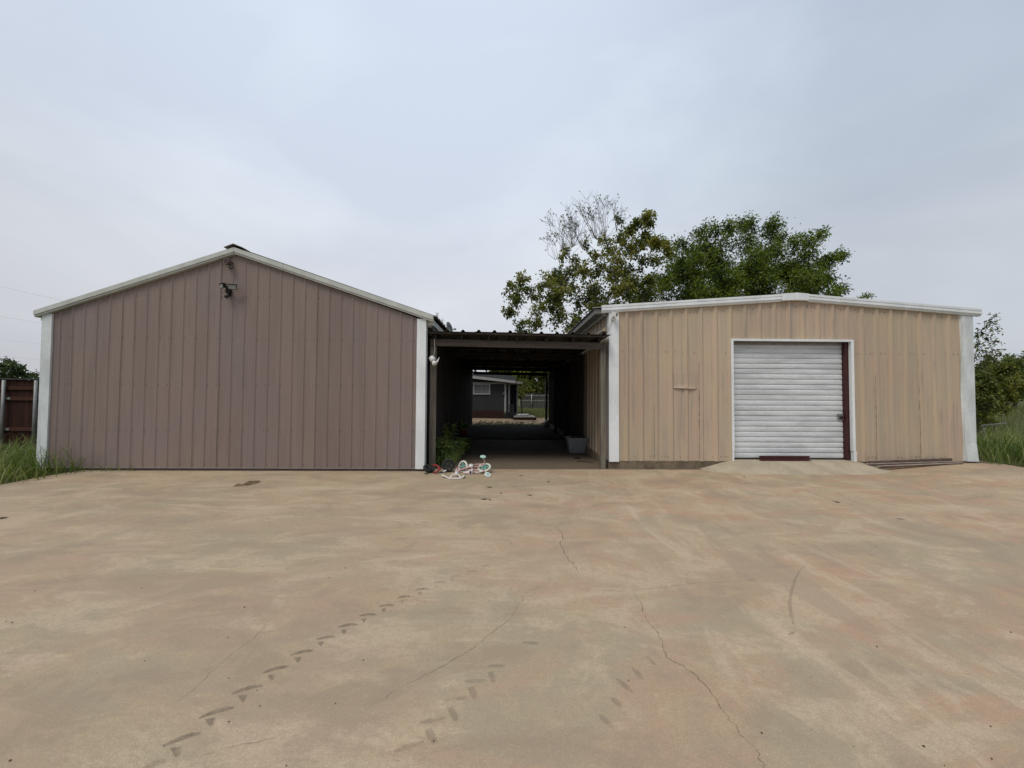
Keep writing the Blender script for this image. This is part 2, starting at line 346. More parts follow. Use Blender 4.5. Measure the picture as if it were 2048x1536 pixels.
SLX0, SLX1, SLY0, SLY1 = -7.9, 9.95, -6., 12.6
def in_slab_edge(x): return x
drive = None
def mk_drive():
    xs = np.linspace(SLX0, SLX1, 73); ys = np.linspace(SLY0, SLY1, 75)
    mb = MB(); n = len(xs)
    def edge(y): return .06*math.sin(y*1.7)+.04*math.sin(y*4.1+1)
    top = []
    for y in ys:
        for i, x in enumerate(xs):
            xx = x + (edge(y) if i in (0, n-1) else 0)
            hh = slab_h(xx, y) if y < 7.9 else slab_h(xx, 7.9)
            top.append((xx, y, hh))
    f = [(j*n+i, j*n+i+1, (j+1)*n+i+1, (j+1)*n+i) for j in range(len(ys)-1) for i in range(n-1)]
    mb.add(top, f)
    m = len(ys)                         # a real edge 12 cm deep
    for col, s in ((0, 1), (n-1, 0)):
        vs = [top[j*n+col] for j in range(m)]; vb = [(x, y, z-.14) for x, y, z in vs]
        mb.add(vs+vb, [((j, m+j, m+j+1, j+1) if not s else (j, j+1, m+j+1, m+j)) for j in range(m-1)])
    for row in (0, m-1):
        vs = [top[row*n+i] for i in range(n)]; vb = [(x, y, z-.14) for x, y, z in vs]
        mb.add(vs+vb, [(i, i+1, n+i+1, n+i) for i in range(n-1)])
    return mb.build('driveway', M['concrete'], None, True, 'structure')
drive = mk_drive()
# dirt behind the slab, near-black to hold the carport's shade, and the sandy yard behind
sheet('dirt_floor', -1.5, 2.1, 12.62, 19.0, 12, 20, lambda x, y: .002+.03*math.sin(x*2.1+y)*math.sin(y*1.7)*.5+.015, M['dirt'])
sheet('sandy_yard', -9, 6.5, 19.01, 24.8, 30, 14, lambda x, y: .0+.012*math.sin(x*1.7+y*2.3)-.02*max(0,(x-3.2)), M['sand'])

def ribbon(pts, ws, z=.004, jit=0.):
    mb = MB(); P = [Vector(p) for p in pts]; vs = []
    for i, p in enumerate(P):
        d = P[min(i+1, len(P)-1)]-P[max(i-1, 0)]; d.z = 0; d.normalize(); q = Vector((-d.y, d.x, 0))
        wv = ws[i] if hasattr(ws, '__len__') else ws
        for s in (-.5, .5):
            v = p+q*s*wv; v.z = slab_h(v.x, v.y)+z; vs.append(v)
    return mb.add(vs, [(2*i, 2*i+2, 2*i+3, 2*i+1) for i in range(len(P)-1)])
def crack(pix, wd, mat='crack', name='crack'):
    P = [gr(*p) for p in pix]; Q = []
    for a, b_ in zip(P, P[1:]):
        k = max(2, int((b_-a).length/.035))
        for t in range(k):
            q = a.lerp(b_, t/k); q.x += random.gauss(0, .006); q.y += random.gauss(0, .006); Q.append(q)
    Q.append(P[-1])
    W = [.55*wd*random.uniform(.45, 1.25)*min(1, (i+1)/4, (len(Q)-i)/4) for i in range(len(Q))]
    ribbon(Q, W).build(name, M[mat], drive)
crack([(1268,1185),(1280,1205),(1290,1230),(1300,1250),(1315,1265),(1325,1285),(1327,1300),(1333,1315),(1345,1322),(1368,1333),(1385,1345),(1402,1362),(1415,1380),(1430,1397),(1445,1420),(1460,1442),(1480,1465),(1500,1487),(1515,1505),(1518,1515),(1527,1530),(1532,1560)], .0075)
crack([(1105,1053),(1122,1063),(1125,1075),(1120,1088),(1128,1105),(1140,1122),(1152,1135),(1155,1145)], .010)
crack_d = ([(1048,1192),(1036,1215),(1020,1240),(1000,1255),(980,1272),(955,1290),(925,1310),(890,1332),(850,1350),(830,1362),(790,1385),(740,1410)], .0075); crack(crack_d[0], crack_d[1], 'hair')
crack([(1150,1180),(1200,1181),(1265,1183),(1290,1178),(1325,1175),(1370,1170),(1400,1167),(1440,1165),(1480,1162),(1520,1158)], .009, 'hair')
crack([(545,1233),(525,1258),(505,1278),(470,1305),(440,1325),(400,1368),(350,1410)], .007, 'hair')
crack([(575,1465),(510,1487),(455,1500),(400,1512)], .005, 'crack')
crack([(1375,1140),(1377,1155),(1372,1168)], .008, 'hair')
crack([(1124,1045),(1118,1052),(1112,1058)], .008, 'hair')
z = lambda x, y: (x/2, 930+y/2)
bars = [((650,1128),(800,1075)),((795,1015),(935,972)),((925,918),(1050,885)),((1050,833),(1155,808)),((1160,762),(1250,745)),((1262,700),(1340,690)),((1350,650),(1430,640)),((1437,605),(1505,600)),((1517,567),(1575,563)),((1590,532),(1640,528)),((1665,500),(1715,499)),((1735,473),(1780,472)),((1800,448),(1850,447)),((1870,428),(1910,427)),((1930,407),(1965,406)),((560,1226),(660,1190))]
for i, (a, b_) in enumerate(bars):
    A, B = gr(*z(*a)), gr(*z(*b_))
    P = [A.lerp(B, t) + Vector((0, .012*math.sin(3.1*t), 0)) for t in (0, .2, .45, .7, 1)]
    ribbon(P, [.012, .024, .028, .026, .012]).build('tyre_print', M['tyre' if i < 11 else 'smear'], drive)
for i, (x, y, r) in enumerate([(705,1150,27),(840,1030,23),(970,935,19),(1085,852,17),(1190,780,15),(1283,718,13),(1375,668,12),(1455,622,11),(1535,582,10),(1608,547,9),(1680,517,9),(1745,488,7),(1808,460,7),(1872,438,6)]):
    P = [gr(*z(x-r, y-r*.55)), gr(*z(x+r*.9, y-r*.8)), gr(*z(x+r*.5, y+r*.5)), gr(*z(x-r*.1, y+r*.85))]
    MB().add([(p.x, p.y, .004) for p in P], [(3,2,1,0)]).build('tyre_print', M['tyre' if i < 9 else 'smear'], drive)
for a, b_ in [((1575,1148),(1695,1108)),((1675,1035),(1785,1012)),((1772,943),(1868,932)),((1858,868),(1945,862)),((1950,806),(2020,805))]:
    A, B = gr(*z(*a)), gr(*z(*b_)); ribbon([A.lerp(B, t) for t in (0,.3,.7,1)], [.012,.024,.022,.01]).build('tyre_print', M['smear'], drive)
for a, b_ in [((1712,1060),(1740,1120)),((1800,970),(1825,1025)),((1882,890),(1902,940)),((1960,828),(1975,870))]:
    A, B = gr(*z(*a)), gr(*z(*b_)); ribbon([A.lerp(B, t) for t in (0,.3,.7,1)], [.03,.034,.03,.02]).build('tyre_print', M['smear'], drive)
z2 = lambda x, y: (1024+x/2, 930+y/2)
for a, b_ in [((418,855),(482,910)),((480,810),(525,860)),((535,765),(572,802)),((395,930),(440,970)),((350,1000),(400,1050)),((40,710),(110,715))]:
    A, B = gr(*z2(*a)), gr(*z2(*b_)); ribbon([A.lerp(B, t) for t in (0,.3,.7,1)], [.012,.03,.03,.012]).build('tyre_print', M['smear'], drive)
P = [gr(*z2(*p)) for p in [(1172,402),(1150,425),(1130,465),(1117,510),(1111,550),(1114,590),(1122,620),(1128,645)]]
ribbon(P, [.006,.012,.018,.02,.022,.022,.016,.006]).build('skid_mark', M['smear'], drive)
P = [gr(*z2(*p)) for p in [(1106,679),(1116,676),(1128,671)]]; ribbon(P, [.008,.016,.006]).build('skid_mark', M['tyre'], drive)
P = [gr(*p) for p in [(465,973),(476,967),(486,968),(498,962),(520,961),(521,965),(508,969),(494,972),(480,973)]]
MB().add([(p.x,p.y,.004) for p in P], [tuple(range(len(P)-1,-1,-1))]).build('brown_stain', M['wet'], drive)

# ------------------------------------------------------------------ ribbed sheet profile
def profile(x0, x1, phase, per, base, top, h, minor=None):
    """points (x, depth) of a rolled sheet between x0 and x1"""
    pts = {x0: 0, x1: 0}
    k = math.floor((x0-phase)/per)-1
    raw = []
    while phase+k*per < x1+per:
        c = phase+k*per
        raw += [(c-base/2,0),(c-top/2,h),(c+top/2,h),(c+base/2,0)]
        for mo, mw, mh in (minor or []):
            m = c+mo*per; raw += [(m-mw/2,0),(m-mw*.2,mh),(m+mw*.2,mh),(m+mw/2,0)]
        k += 1
    raw.sort()
    X = np.array([r[0] for r in raw]); D = np.array([r[1] for r in raw])
    res = [(x0, float(np.interp(x0, X, D)))]+[(x, d) for x, d in raw if x0+1e-4 < x < x1-1e-4]+[(x1, float(np.interp(x1, X, D)))]
    return res
BROWN = dict(per=.2286, base=.056, top=.020, h=.0135, minor=[(.5,.03,.0025)])
TAN = dict(per=.3048, base=.105, top=.034, h=.031, minor=[(.36,.045,.002),(.64,.045,.002)])
def front_panel(name, mat, parent, x0, x1, y, zb, zt, phase, P, nz=10, wob=None, proud=0):
    pr = profile(x0, x1, phase, **P); mb = MB(); n = len(pr); vs = []
    for j in range(nz+1):
        for x, d in pr:
            a, b_ = zb(x), zt(x); zz = a+(b_-a)*j/nz
            yy = y-d-proud
            if wob: yy -= wob(x, zz)
            vs.append((x, yy, zz))
    mb.add(vs, [(j*n+i, j*n+i+1, (j+1)*n+i+1, (j+1)*n+i) for j in range(nz) for i in range(n-1)])
    return mb.build(name, mat, parent)
def side_panel(name, mat, parent, y0, y1, x, sgn, zb, zt, phase, P, proud=0):
    pr = profile(y0, y1, phase, **P); mb = MB(); n = len(pr)
    vs = [(x+sgn*(d+proud), y, zz) for zz in (zb, zt) for y, d in pr]
    f = [(i, i+1, n+i+1, n+i) for i in range(n-1)]
    return mb.add(vs, [q[::-1] for q in f] if sgn < 0 else f).build(name, mat, parent)
def roof_panel(name, mat, parent, A, Bv, run, width_dir, w, phase=0, per=.3048, h=.03):
    """sheet whose ribs run from A to Bv, w wide along width_dir"""
    pr = profile(0, w, phase, per, .09, .03, h); A, Bv, wd = Vector(A), Vector(Bv), Vector(width_dir).normalized()
    up = wd.cross(Bv-A).normalized()
    if up.z < 0: up = -up
    n = len(pr); mb = MB()
    vs = [p+wd*x+up*d for p in (A, Bv) for x, d in pr]+[p+wd*x+up*(d-.004) for p in (A, Bv) for x, d in pr]
    f = [(i, i+1, n+i+1, n+i) for i in range(n-1)]+[(2*n+i, 3*n+i, 3*n+i+1, 2*n+i+1) for i in range(n-1)]
    f += [(i, 2*n+i, 2*n+i+1, i+1) for i in range(n-1)]+[(n+i, n+i+1, 3*n+i+1, 3*n+i) for i in range(n-1)]
    f += [(0, n, 3*n, 2*n), (n-1, 3*n-1, 4*n-1, 2*n-1)]
    return mb.add(vs, f).build(name, mat, parent)
def screws(name, mat, parent, pts, r=.008):
    mb = MB()
    for p in pts:
        p = Vector(p); ring = [(p.x+r*math.cos(t), p.y, p.z+r*math.sin(t)) for t in [k*math.pi/3 for k in range(6)]]
        mb.add(ring+[(q[0]*.6+p.x*.4, p.y-.007, q[2]*.6+p.z*.4) for q in ring], [(k, (k+1)%6, 6+(k+1)%6, 6+k) for k in range(6)]+[tuple(range(6, 12))])
    return mb.build(name, mat, parent, kind='stuff')
DEPTH = 18.4
# ------------------------------------------------------------------ brown metal building
BX0, BX1, BY = -8.70, -1.52, 7.40
br = thing('metal_shed', (-5.14, 12.9, 0), 'brown ribbed metal shed with gabled roof, white corner trims and no door', 'shed')
APX = -5.15
def btop(x): return 4.10-(abs(x-APX))*(4.10-2.85)/3.60            # underside of the rake trim
MB().prism([(BX0+.02,0.0),(BX1-.02,0.0),(BX1-.02,btop(BX1)-.02),(APX,4.06),(BX0+.02,btop(BX0)-.02)], BY+.03, DEPTH).build('wall', M['wallcore'], br)
ph = at(145.6, 640, BY).x
edges = [BX0+.16]; k = math.ceil((BX0+.3-ph)/.9144); x = ph+k*.9144
while x < BX1-.2: edges.append(x); x += .9144
edges.append(BX1-.16)
wobB = lambda x, z_: .0025*math.sin(x*5.1+z_*1.3)+.002*math.sin(z_*3.1+x*2.3)
for i in range(len(edges)-1):
    front_panel('siding_panel', M['brown'], br, edges[i]-(.012 if i else 0), edges[i+1]+(.012 if i % 2 else 0), BY, lambda x: .052, lambda x: btop(x)+.03, ph, BROWN, 12, wobB, .0035*(i % 2))
k0 = math.ceil((BX0+.25-ph)/.2286)
pts = []
for k in range(k0, k0+30):
    x = ph+k*.2286
    if x > BX1-.2: break
    for zz in (.12, .75, 1.62, 2.5, 3.3):
        if zz < btop(x)-.1: pts += [(x+.034, BY-.004, zz)]
    for zz in (.75,1.62,2.5):
        if zz < btop(x)-.1 and k % 4 == 0: pts += [(x-.034, BY-.004, zz)]
screws('screws', M['screw'], br, pts, .0075)
MB().box(BX0, BX1, BY-.018, BY+.02, .046, .056).build('base_flashing', M['flash'], br)
MB().box(BX0+.02, BX1-.01, BY-.006, BY+.03, -.06, .045).build('base_strip', M['basestrip'], br)
# corner trims, folded round the corner
MB().box(BX0-.012, BX0+.17, BY-.034, BY+.01, .03, btop(BX0)+.075).box(BX0-.012, BX0+.02, BY+.01, BY+.13, .03, btop(BX0)-.03).build('corner_trim', M['whiteold'], br)
MB().box(BX1-.165, BX1+.008, BY-.034, BY+.01, .045, btop(BX1)+.07).box(BX1-.02, BX1+.008, BY+.01, BY+.12, .045, btop(BX1)-.02).build('corner_trim', M['white'], br)
# rake trims along the gable
def rake(mb, xa, za, xb, zb, y0, y1, h, lip):
    mb.add([(xa,y0,za-h),(xb,y0,zb-h),(xb,y0,zb),(xa,y0,za),(xa,y1,za-h),(xb,y1,zb-h),(xb,y1,zb),(xa,y1,za)],
           [(0,1,2,3),(7,6,5,4),(0,4,5,1),(3,2,6,7),(0,3,7,4),(1,5,6,2)])
    if lip:
        yl = y0+.018; mb.add([(xa,yl,za-h-lip),(xb,yl,zb-h-lip),(xb,yl,zb-h),(xa,yl,za-h),(xa,y1,za-h-lip),(xb,y1,zb-h-lip),(xb,y1,zb-h),(xa,y1,za-h)],
           [(0,1,2,3),(7,6,5,4),(0,4,5,1),(3,2,6,7),(0,3,7,4),(1,5,6,2)])
    return mb
ra, rb, rc = (-8.815, 2.985), (APX, 4.232), (-1.375, 2.97)
def zl(x): return rb[1]+(x-rb[0])*((ra[1]-rb[1])/(ra[0]-rb[0])) if x < rb[0] else rb[1]+(x-rb[0])*((rc[1]-rb[1])/(rc[0]-rb[0]))
jx = -4.22
for a, b_, d in ((ra[0], -7.0, 0), (-6.995, rb[0]-.004, .003), (rb[0]+.004, jx, .003), (jx+.004, rc[0], 0)):
    rake(MB(), a, zl(a), b_, zl(b_), BY-.085-d, BY+.03, .085, .034).build('rake_trim', M['rake'], br)
# roof sheets (3 ft wide), ridge cap, eave trims
for s, xe, ze in ((-1, ra[0]-.02, ra[1]-.0), (1, rc[0]+.055, rc[1]-.03)):
    y = BY-.02; i = 0
    while y < DEPTH+.1:
        wd = min(.9144, DEPTH+.2-y)
        roof_panel('roof_panel', M['darkroof'], br, (xe, y, ze+.012+.004*(i % 2)), (APX, y, rb[1]+.012+.004*(i % 2)), None, (0,1,0), wd, .12); y += .9144; i += 1
cap = MB()
for s in (-1, 1):
    x1 = APX+s*.17; z0, z1 = rb[1]+.062, zl(x1)+.052
    cap.add([(APX,BY-.11,z0),(x1,BY-.11,z1),(x1,DEPTH+.15,z1),(APX,DEPTH+.15,z0),(APX,BY-.11,z0-.014),(x1,BY-.11,z1-.014),(x1,DEPTH+.15,z1-.014),(APX,DEPTH+.15,z0-.014)],
            [(0,1,2,3),(7,6,5,4),(0,4,5,1),(1,5,6,2),(2,6,7,3)])
cap.build('ridge_cap', M['greyroof'], br)
MB().box(BX1+.012, BX1+.135, BY+.04, DEPTH+.1, 2.80, 2.905).build('eave_trim', M['rake'], br)
MB().box(BX1+.01, BX1+.09, BY+.06, DEPTH+.1, 2.765, 2.796).build('soffit_strip', M['flash'], br)
MB().box(BX0-.12, BX0-.014, BY+.04, DEPTH+.1, 2.82, 2.93).build('eave_trim', M['rake'], br)
# side walls
for x, s, zb in ((BX1-.016, 1, .05), (BX0+.016, -1, .05)):
    y = BY+.13; i = 0
    while y < DEPTH-.05:
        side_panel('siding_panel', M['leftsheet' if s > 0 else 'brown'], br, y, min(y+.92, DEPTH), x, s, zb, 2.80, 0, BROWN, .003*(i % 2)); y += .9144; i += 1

# ------------------------------------------------------------------ fixtures on the brown gable
c = at(454, 525, BY); c.y = BY
cm = thing('security_camera', c, 'small round grey security camera mounted just under the brown gable peak', 'camera')
c = at(464, 528, BY)
MB().lathe((c.x-.01, BY-.02, c.z-.045), (0,-1,0), [(-.0,.055),(.02,.055),(.03,.04)], 14).build('mount_plate', M['steel'], cm, True)
MB().lathe((c.x, BY-.05, c.z), (-.25,-1,.1), [(-.04,.03),(0,.05),(.05,.062),(.09,.062),(.09,.045),(.07,.04)], 16).build('housing', M['screw'], cm)
MB().lathe((c.x-.022, BY-.135, c.z+.008), (-.25,-1,.1), [(-.02,.038),(0,.038)], 14).build('lens', M['maroon'], cm)
c = at(460, 580, BY); fl = thing('floodlight', (c.x, BY, c.z), 'black twin head floodlight with motion sensor on the brown gable wall', 'floodlight')
MB().lathe((c.x, BY-.02, c.z-.03), (0,-1,0), [(0,.055),(.035,.055),(.05,.035)], 16).build('mount_plate', M['black'], fl, True)
MB().tube([(c.x-.05, BY-.09, c.z+.055), (c.x-.01, BY-.06, c.z-.0), (c.x+.03, BY-.1, c.z+.03)], .014, 8).build('bracket', M['black'], fl, True)
def lamp(cx, cz, yaw, w_, h_):
    d = Vector((math.sin(yaw), -math.cos(yaw), -.25)).normalized(); r = Vector((math.cos(yaw), math.sin(yaw), 0)); u = r.cross(-d); o = Vector((cx, BY-.13, cz))
    hd = MB(); fr = [o+r*a*w_+u*b_*h_+d*.035 for a, b_ in ((-1,-1),(1,-1),(1,1),(-1,1))]; bk = [o+r*a*w_*.7+u*b_*h_*.7-d*.035 for a, b_ in ((-1,-1),(1,-1),(1,1),(-1,1))]
    hd.add(fr+bk, [(0,1,2,3),(4,7,6,5),(0,4,5,1),(1,5,6,2),(2,6,7,3),(3,7,4,0)])
    top = [o+u*h_+r*a*w_*1.05+d*e for a, e in ((-1,-.03),(1,-.03),(1,.045),(-1,.045))]; hd.add(top+[p+u*.008 for p in top], [(3,2,1,0),(4,5,6,7),(0,1,5,4),(1,2,6,5),(2,3,7,6),(3,0,4,7)])
    hd_o = hd.build('lamp_head', M['black'], fl)
    MB().add([o+r*a*w_*.84+u*b_*h_*.8+d*.038 for a, b_ in ((-1,-1),(1,-1),(1,1),(-1,1))], [(0,1,2,3)]).build('lens', M['lens'], hd_o)
a = at(447, 572, BY-.13); lamp(a.x, a.z, -.5, .062, .042)
a = at(466, 574, BY-.13); lamp(a.x, a.z, .25, .075, .045)
a = at(460, 592, BY-.05); MB().lathe((a.x, BY-.03, a.z+.03), (-.3,-1,-.7), [(0,.022),(.05,.026),(.1,.036),(.12,.03)], 12).build('motion_sensor', M['black'], fl, True)

# ------------------------------------------------------------------ tan metal building
TX0, TX1, TY = 2.115, 9.645, 7.75
DX0, DX1, DZ0, DZ1 = 4.655, 7.04, .16, 2.60
tb = thing('metal_workshop', (5.88, 13, 0), 'weathered tan ribbed metal workshop with white roll-up door', 'workshop')
PK = 5.95
def ttop(x): return 3.575-(.0735*abs(x-PK))-.145
MB().prism([(TX0+.03,0.0),(DX0-.06,0.0),(DX0-.06,ttop(DX0)-.01),(TX0+.03,ttop(TX0))], TY+.04, DEPTH).build('wall', M['wallcore'], tb)
MB().prism([(DX1+.1,0.0),(TX1-.03,0.0),(TX1-.03,ttop(TX1)),(DX1+.1,ttop(DX1)-.01)], TY+.04, DEPTH).build('wall', M['wallcore'], tb)
MB().prism([(DX0-.058,DZ1+.02),(DX1+.098,DZ1+.02),(DX1+.098,ttop(DX1)-.02),(PK,ttop(PK)-.01),(DX0-.058,ttop(DX0)-.02)], TY+.04, DEPTH-.01).build('wall', M['wallcore'], tb)
MB().box(DX0-.058, DX1+.098, TY+.5, DEPTH-.01, .0, DZ1+.018).build('wall', M['wallcore'], tb)
MB().box(TX0-.02, DX0-.05, TY-.012, TY+.036, -.02, .152).build('stem_wall', M['curb'], tb)
MB().box(DX1+.08, TX1, TY-.012, TY+.036, -.02, .148).build('stem_wall', M['curb'], tb)
pht = at(1312, 640, TY).x
edges = [TX0+.18]; k = math.ceil((TX0+.35-pht)/.9144); x = pht+k*.9144
while x < TX1-.3: edges.append(x); x += .9144
edges.append(TX1-.2)
tearx, tearz = at(1370, 777, TY).x, at(1370, 776, TY).z
def wobT(x, z_):
    v = .003*math.sin(x*4.3+z_*1.1)+.0025*math.sin(z_*2.7+x*3.3)
    return v
for i in range(len(edges)-1):
    a, b_ = edges[i]-(.02 if i else 0), edges[i+1]+(.012 if i % 2 == 0 else 0); pr = .005*((i+1) % 2)
    zbt = lambda x: .145
    for s0, s1, zb in ((a, min(b_, DX0-.045), zbt), (max(a, DX0-.045), min(b_, DX1+.085), lambda x: DZ1+.01), (max(a, DX1+.085), b_, zbt)):
        if s1-s0 > .01: front_panel('siding_panel', M['tan'], tb, s0, s1, TY, zb, lambda x: ttop(x)+.03, pht, TAN, 12, wobT, pr)
# the sheet patched over the wall: its loose lower edge stands off
mb = MB(); vs = []
px0, px1 = at(1344, 777, TY).x, at(1394, 777, TY).x
PR = profile(px0, px1, pht, **TAN); PX = np.array([q[0] for q in PR]); PD = np.array([q[1] for q in PR])
lipx = sorted(set([float(q) for q in PX]+[px0+(px1-px0)*k/16 for k in range(17)])); n = len(lipx)-1
for zz, st in ((tearz+.30,-.003),(tearz+.16,.004),(tearz+.07,.010),(tearz+.025,.020),(tearz+.0,.038)):
    for x in lipx:
        t = (x-px0)/(px1-px0); b_ = max(0, math.sin(math.pi*t))**.6; lo = st > .03
        vs.append((x, TY-float(np.interp(x, PX, PD))*(1-.5*lo)-.006-st*b_-wobT(x, zz), zz+((-.014*b_+.008*math.sin(5*t)) if lo else 0)))
mb.add(vs, [(j*(n+1)+i+1, j*(n+1)+i, (j+1)*(n+1)+i, (j+1)*(n+1)+i+1) for j in range(4) for i in range(n)])
mb.build('bent_sheet', M['tan'], tb, False, label='loose sheet edge bulging out of the tan wall')
pts = []; rp = []
for k in range(-2, 26):
    x = pht+k*.3048
    if not TX0+.2 < x < TX1-.25: continue
    for dx in (-.075, .085, .17):
        for zz in (.24, 2.36, ttop(x)-.1):
            if DX0-.1 < x+dx < DX1+.15 and zz < DZ1+.1: continue
            if random.random() < .5: (rp if random.random() < .35 else pts).append((x+dx, TY-.009, zz+random.uniform(-.012, .012)))
for q in ((1374,714),(1451,800),(1451,705)):
    p = at(*q, TY); rp.append((p.x, TY-.008, p.z))
screws('screws', M['screw'], tb, pts, .0075); screws('screws', M['rust'], tb, rp, .0085)
for k in range(-1, 8):
    x = pht+k*.9144-.045
    if not TX0+.25 < x < TX1-.25 or DX0-.1 < x < DX1+.15: continue
    ribbon_v = MB(); n = 26; top = random.uniform(1.7, 2.6); vs = []
    for j in range(n+1):
        zz = .2+(top-.2)*j/n; ww = random.uniform(.006,.02)*(1 if j < n*.7 else .6); xx = x+random.gauss(0,.002)
        vs += [(xx-ww/2, TY-.0145, zz), (xx+ww/2, TY-.0145, zz)]
    ribbon_v.add(vs, [(2*j, 2*j+1, 2*j+3, 2*j+2) for j in range(n)]).build('seam_stain', M['seam'], tb)
# corner trims
MB().box(TX0-.012, TX0+.19, TY-.045, TY+.01, .135, ttop(TX0)+.01).box(TX0-.012, TX0+.02, TY+.01, TY+.11, .135, ttop(TX0)-.02).build('corner_trim', M['white'], tb)
mb = MB(); xa = TX1-.235; n = 8; vs = []     # right trim, its foot curling off the wall
prof = [(xa,0),(xa+.015,-.042),(TX1+.01,-.044),(TX1+.014,.09)]
for j in range(n+1):
    zz = .165+(ttop(TX1)-.155)*j/n; cu = .035*max(0, 1-j/1.0)
    for x, d in prof: vs.append((x+(.012*math.sin(j*1.3) if x == xa else 0), TY+d-cu*(x > xa), zz))
m_ = len(prof); mb.add(vs, [(j*m_+i, j*m_+i+1, (j+1)*m_+i+1, (j+1)*m_+i) for j in range(n) for i in range(m_-1)]); mb.build('corner_trim', M['whiteold'], tb)
# rake trims: pressed profile, peak cap
def zt(x): return 3.575-.0735*abs(x-PK)
def rake_t(xa, xb, d=0):
    mb = MB()
    pr = [(-.02,0),(-.085,-.002),(-.085,-.042),(-.070,-.052),(-.070,-.060),(-.088,-.070),(-.088,-.108),(-.074,-.118),(-.060,-.150),(-.0,-.150)]
    n = len(pr); vs = [(x, TY+a-d, zt(x)+b_) for x in (xa, xb) for a, b_ in pr]
    mb.add(vs, [(i, n+i, n+i+1, i+1)[::-1] for i in range(n-1)]+[tuple(range(n)), tuple(range(2*n-1, n-1, -1))])
    return mb.build('rake_trim', M['white'], tb)
pc0, pc1 = at(1558, 595, TY).x, at(1611, 595, TY).x
rake_t(1.955, pc0-.004); rake_t(pc1+.004, 9.797)
MB().prism([(pc0,zt(pc0)-.135),(PK,zt(PK)-.142),(pc1,zt(pc1)-.135),(pc1,zt(pc1)+.006),(PK,zt(PK)+.006),(pc0,zt(pc0)+.006)], TY-.092, TY).build('peak_cap', M['white'], tb)
for s, xe in ((-1, 1.80), (1, 9.86)):
    y = TY-.03; i = 0
    while y < DEPTH+.1:
        wd = min(.9144, DEPTH+.2-y)
        roof_panel('roof_panel', M['greyroof'], tb, (xe, y, zt(xe)-.03+.004*(i % 2)), (PK, y, zt(PK)-.005+.004*(i % 2)), None, (0,1,0), wd, .1); y += .9144; i += 1
MB().box(TX0-.10, TX0-.022, TY+.12, DEPTH, 3.115, 3.235).build('eave_trim', M['whiteold'], tb)
MB().box(1.84, TX0-.105, TY+.01, DEPTH, 3.13, 3.225).build('gutter', M['greyroof'], tb)
MB().box(TX1+.02, TX1+.10, TY+.12, DEPTH, 3.10, 3.22).build('eave_trim', M['whiteold'], tb)
y = TY+.11; i = 0
while y < DEPTH-.05:
    side_panel('siding_panel', M['tan' if y < 10.4 else 'darksheet'], tb, y, min(y+.92, DEPTH), TX0+.018, -1, .16, 3.2, 0, TAN, .004*(i % 2)); y += .9144; i += 1
y = TY+.11; i = 0
while y < DEPTH-.05:
    side_panel('siding_panel', M['tan'], tb, y, min(y+.92, DEPTH), TX1-.018, 1, .13, 3.2, 0, TAN, .004*(i % 2)); y += .9144; i += 1
MB().box(TX0-.05, TX0+.03, TY+.11, DEPTH, -.02, .158).build('stem_wall', M['curb'], tb)
MB().add([(TX0-.02,TY+.1,2.90),(TX0-.10,TY+.1,2.83),(TX0-.10,TY+.1,2.79),(TX0-.02,TY+.1,2.78),(TX0-.02,DEPTH,2.90),(TX0-.10,DEPTH,2.83),(TX0-.10,DEPTH,2.79),(TX0-.02,DEPTH,2.78)],
         [(0,1,2,3),(7,6,5,4),(0,4,5,1),(1,5,6,2),(2,6,7,3)]).build('wall_flashing', M['tanpatch'], tb)
# roll-up door
door = bpy.data.objects.new('roll_up_door', None); COL.objects.link(door); door.parent = tb; door.location = Vector((5.85, TY+.1, DZ0))-tb.location
ns = 22; sh = (DZ1-.02-DZ0-.035)/ns; dy = TY+.115
slat = MB(); prf = [(0,.001),(.006,-.007),(.018,-.011),(.05,-.0125),(.082,-.010),(.096,-.005),(.102,.002),(sh,.0035)]
prf = [(a*sh/.112 if a < sh else sh, d) for a, d in prf]
vs = [(x, dy+d, a) for a, d in prf for x in (DX0+.012, DX1-.028)]
slat.add(vs, [(2*i, 2*i+1, 2*i+3, 2*i+2) for i in range(len(prf)-1)])
sm_ = None
for i in range(ns):
    if sm_ is None:
        o = slat.build('slat', M['doorw'], door, False); sm_ = o; base = o.location.copy(); o.location = (0, 0, DZ0+.035)
    else:
        o = sm_.copy(); COL.objects.link(o); o.parent = door; o.location = (random.uniform(-.002, .002), random.uniform(-.0015, .0015), DZ0+.035+i*sh)
MB().box(DX0+.0, DX1-.05, dy-.012, dy+.03, DZ0-.09, DZ0+.034).build('bottom_seal', M['black'], door)
MB().box(DX0-.03, DX1+.07, TY+.10, TY+.14, DZ1-.075, DZ1+.0).build('header_strip', M['flash'], door)
p = at(1679, 834, dy); MB().box(p.x-.06, p.x+.055, dy-.03, dy-.018, p.z-.055, p.z+.065).build('lock_plate', M['galv'], door)
MB().lathe((p.x+.005, dy-.03, p.z-.005), (0,-1,0), [(0,.035),(.018,.035),(.03,.02)], 12).build('latch', M['black'], door, True)
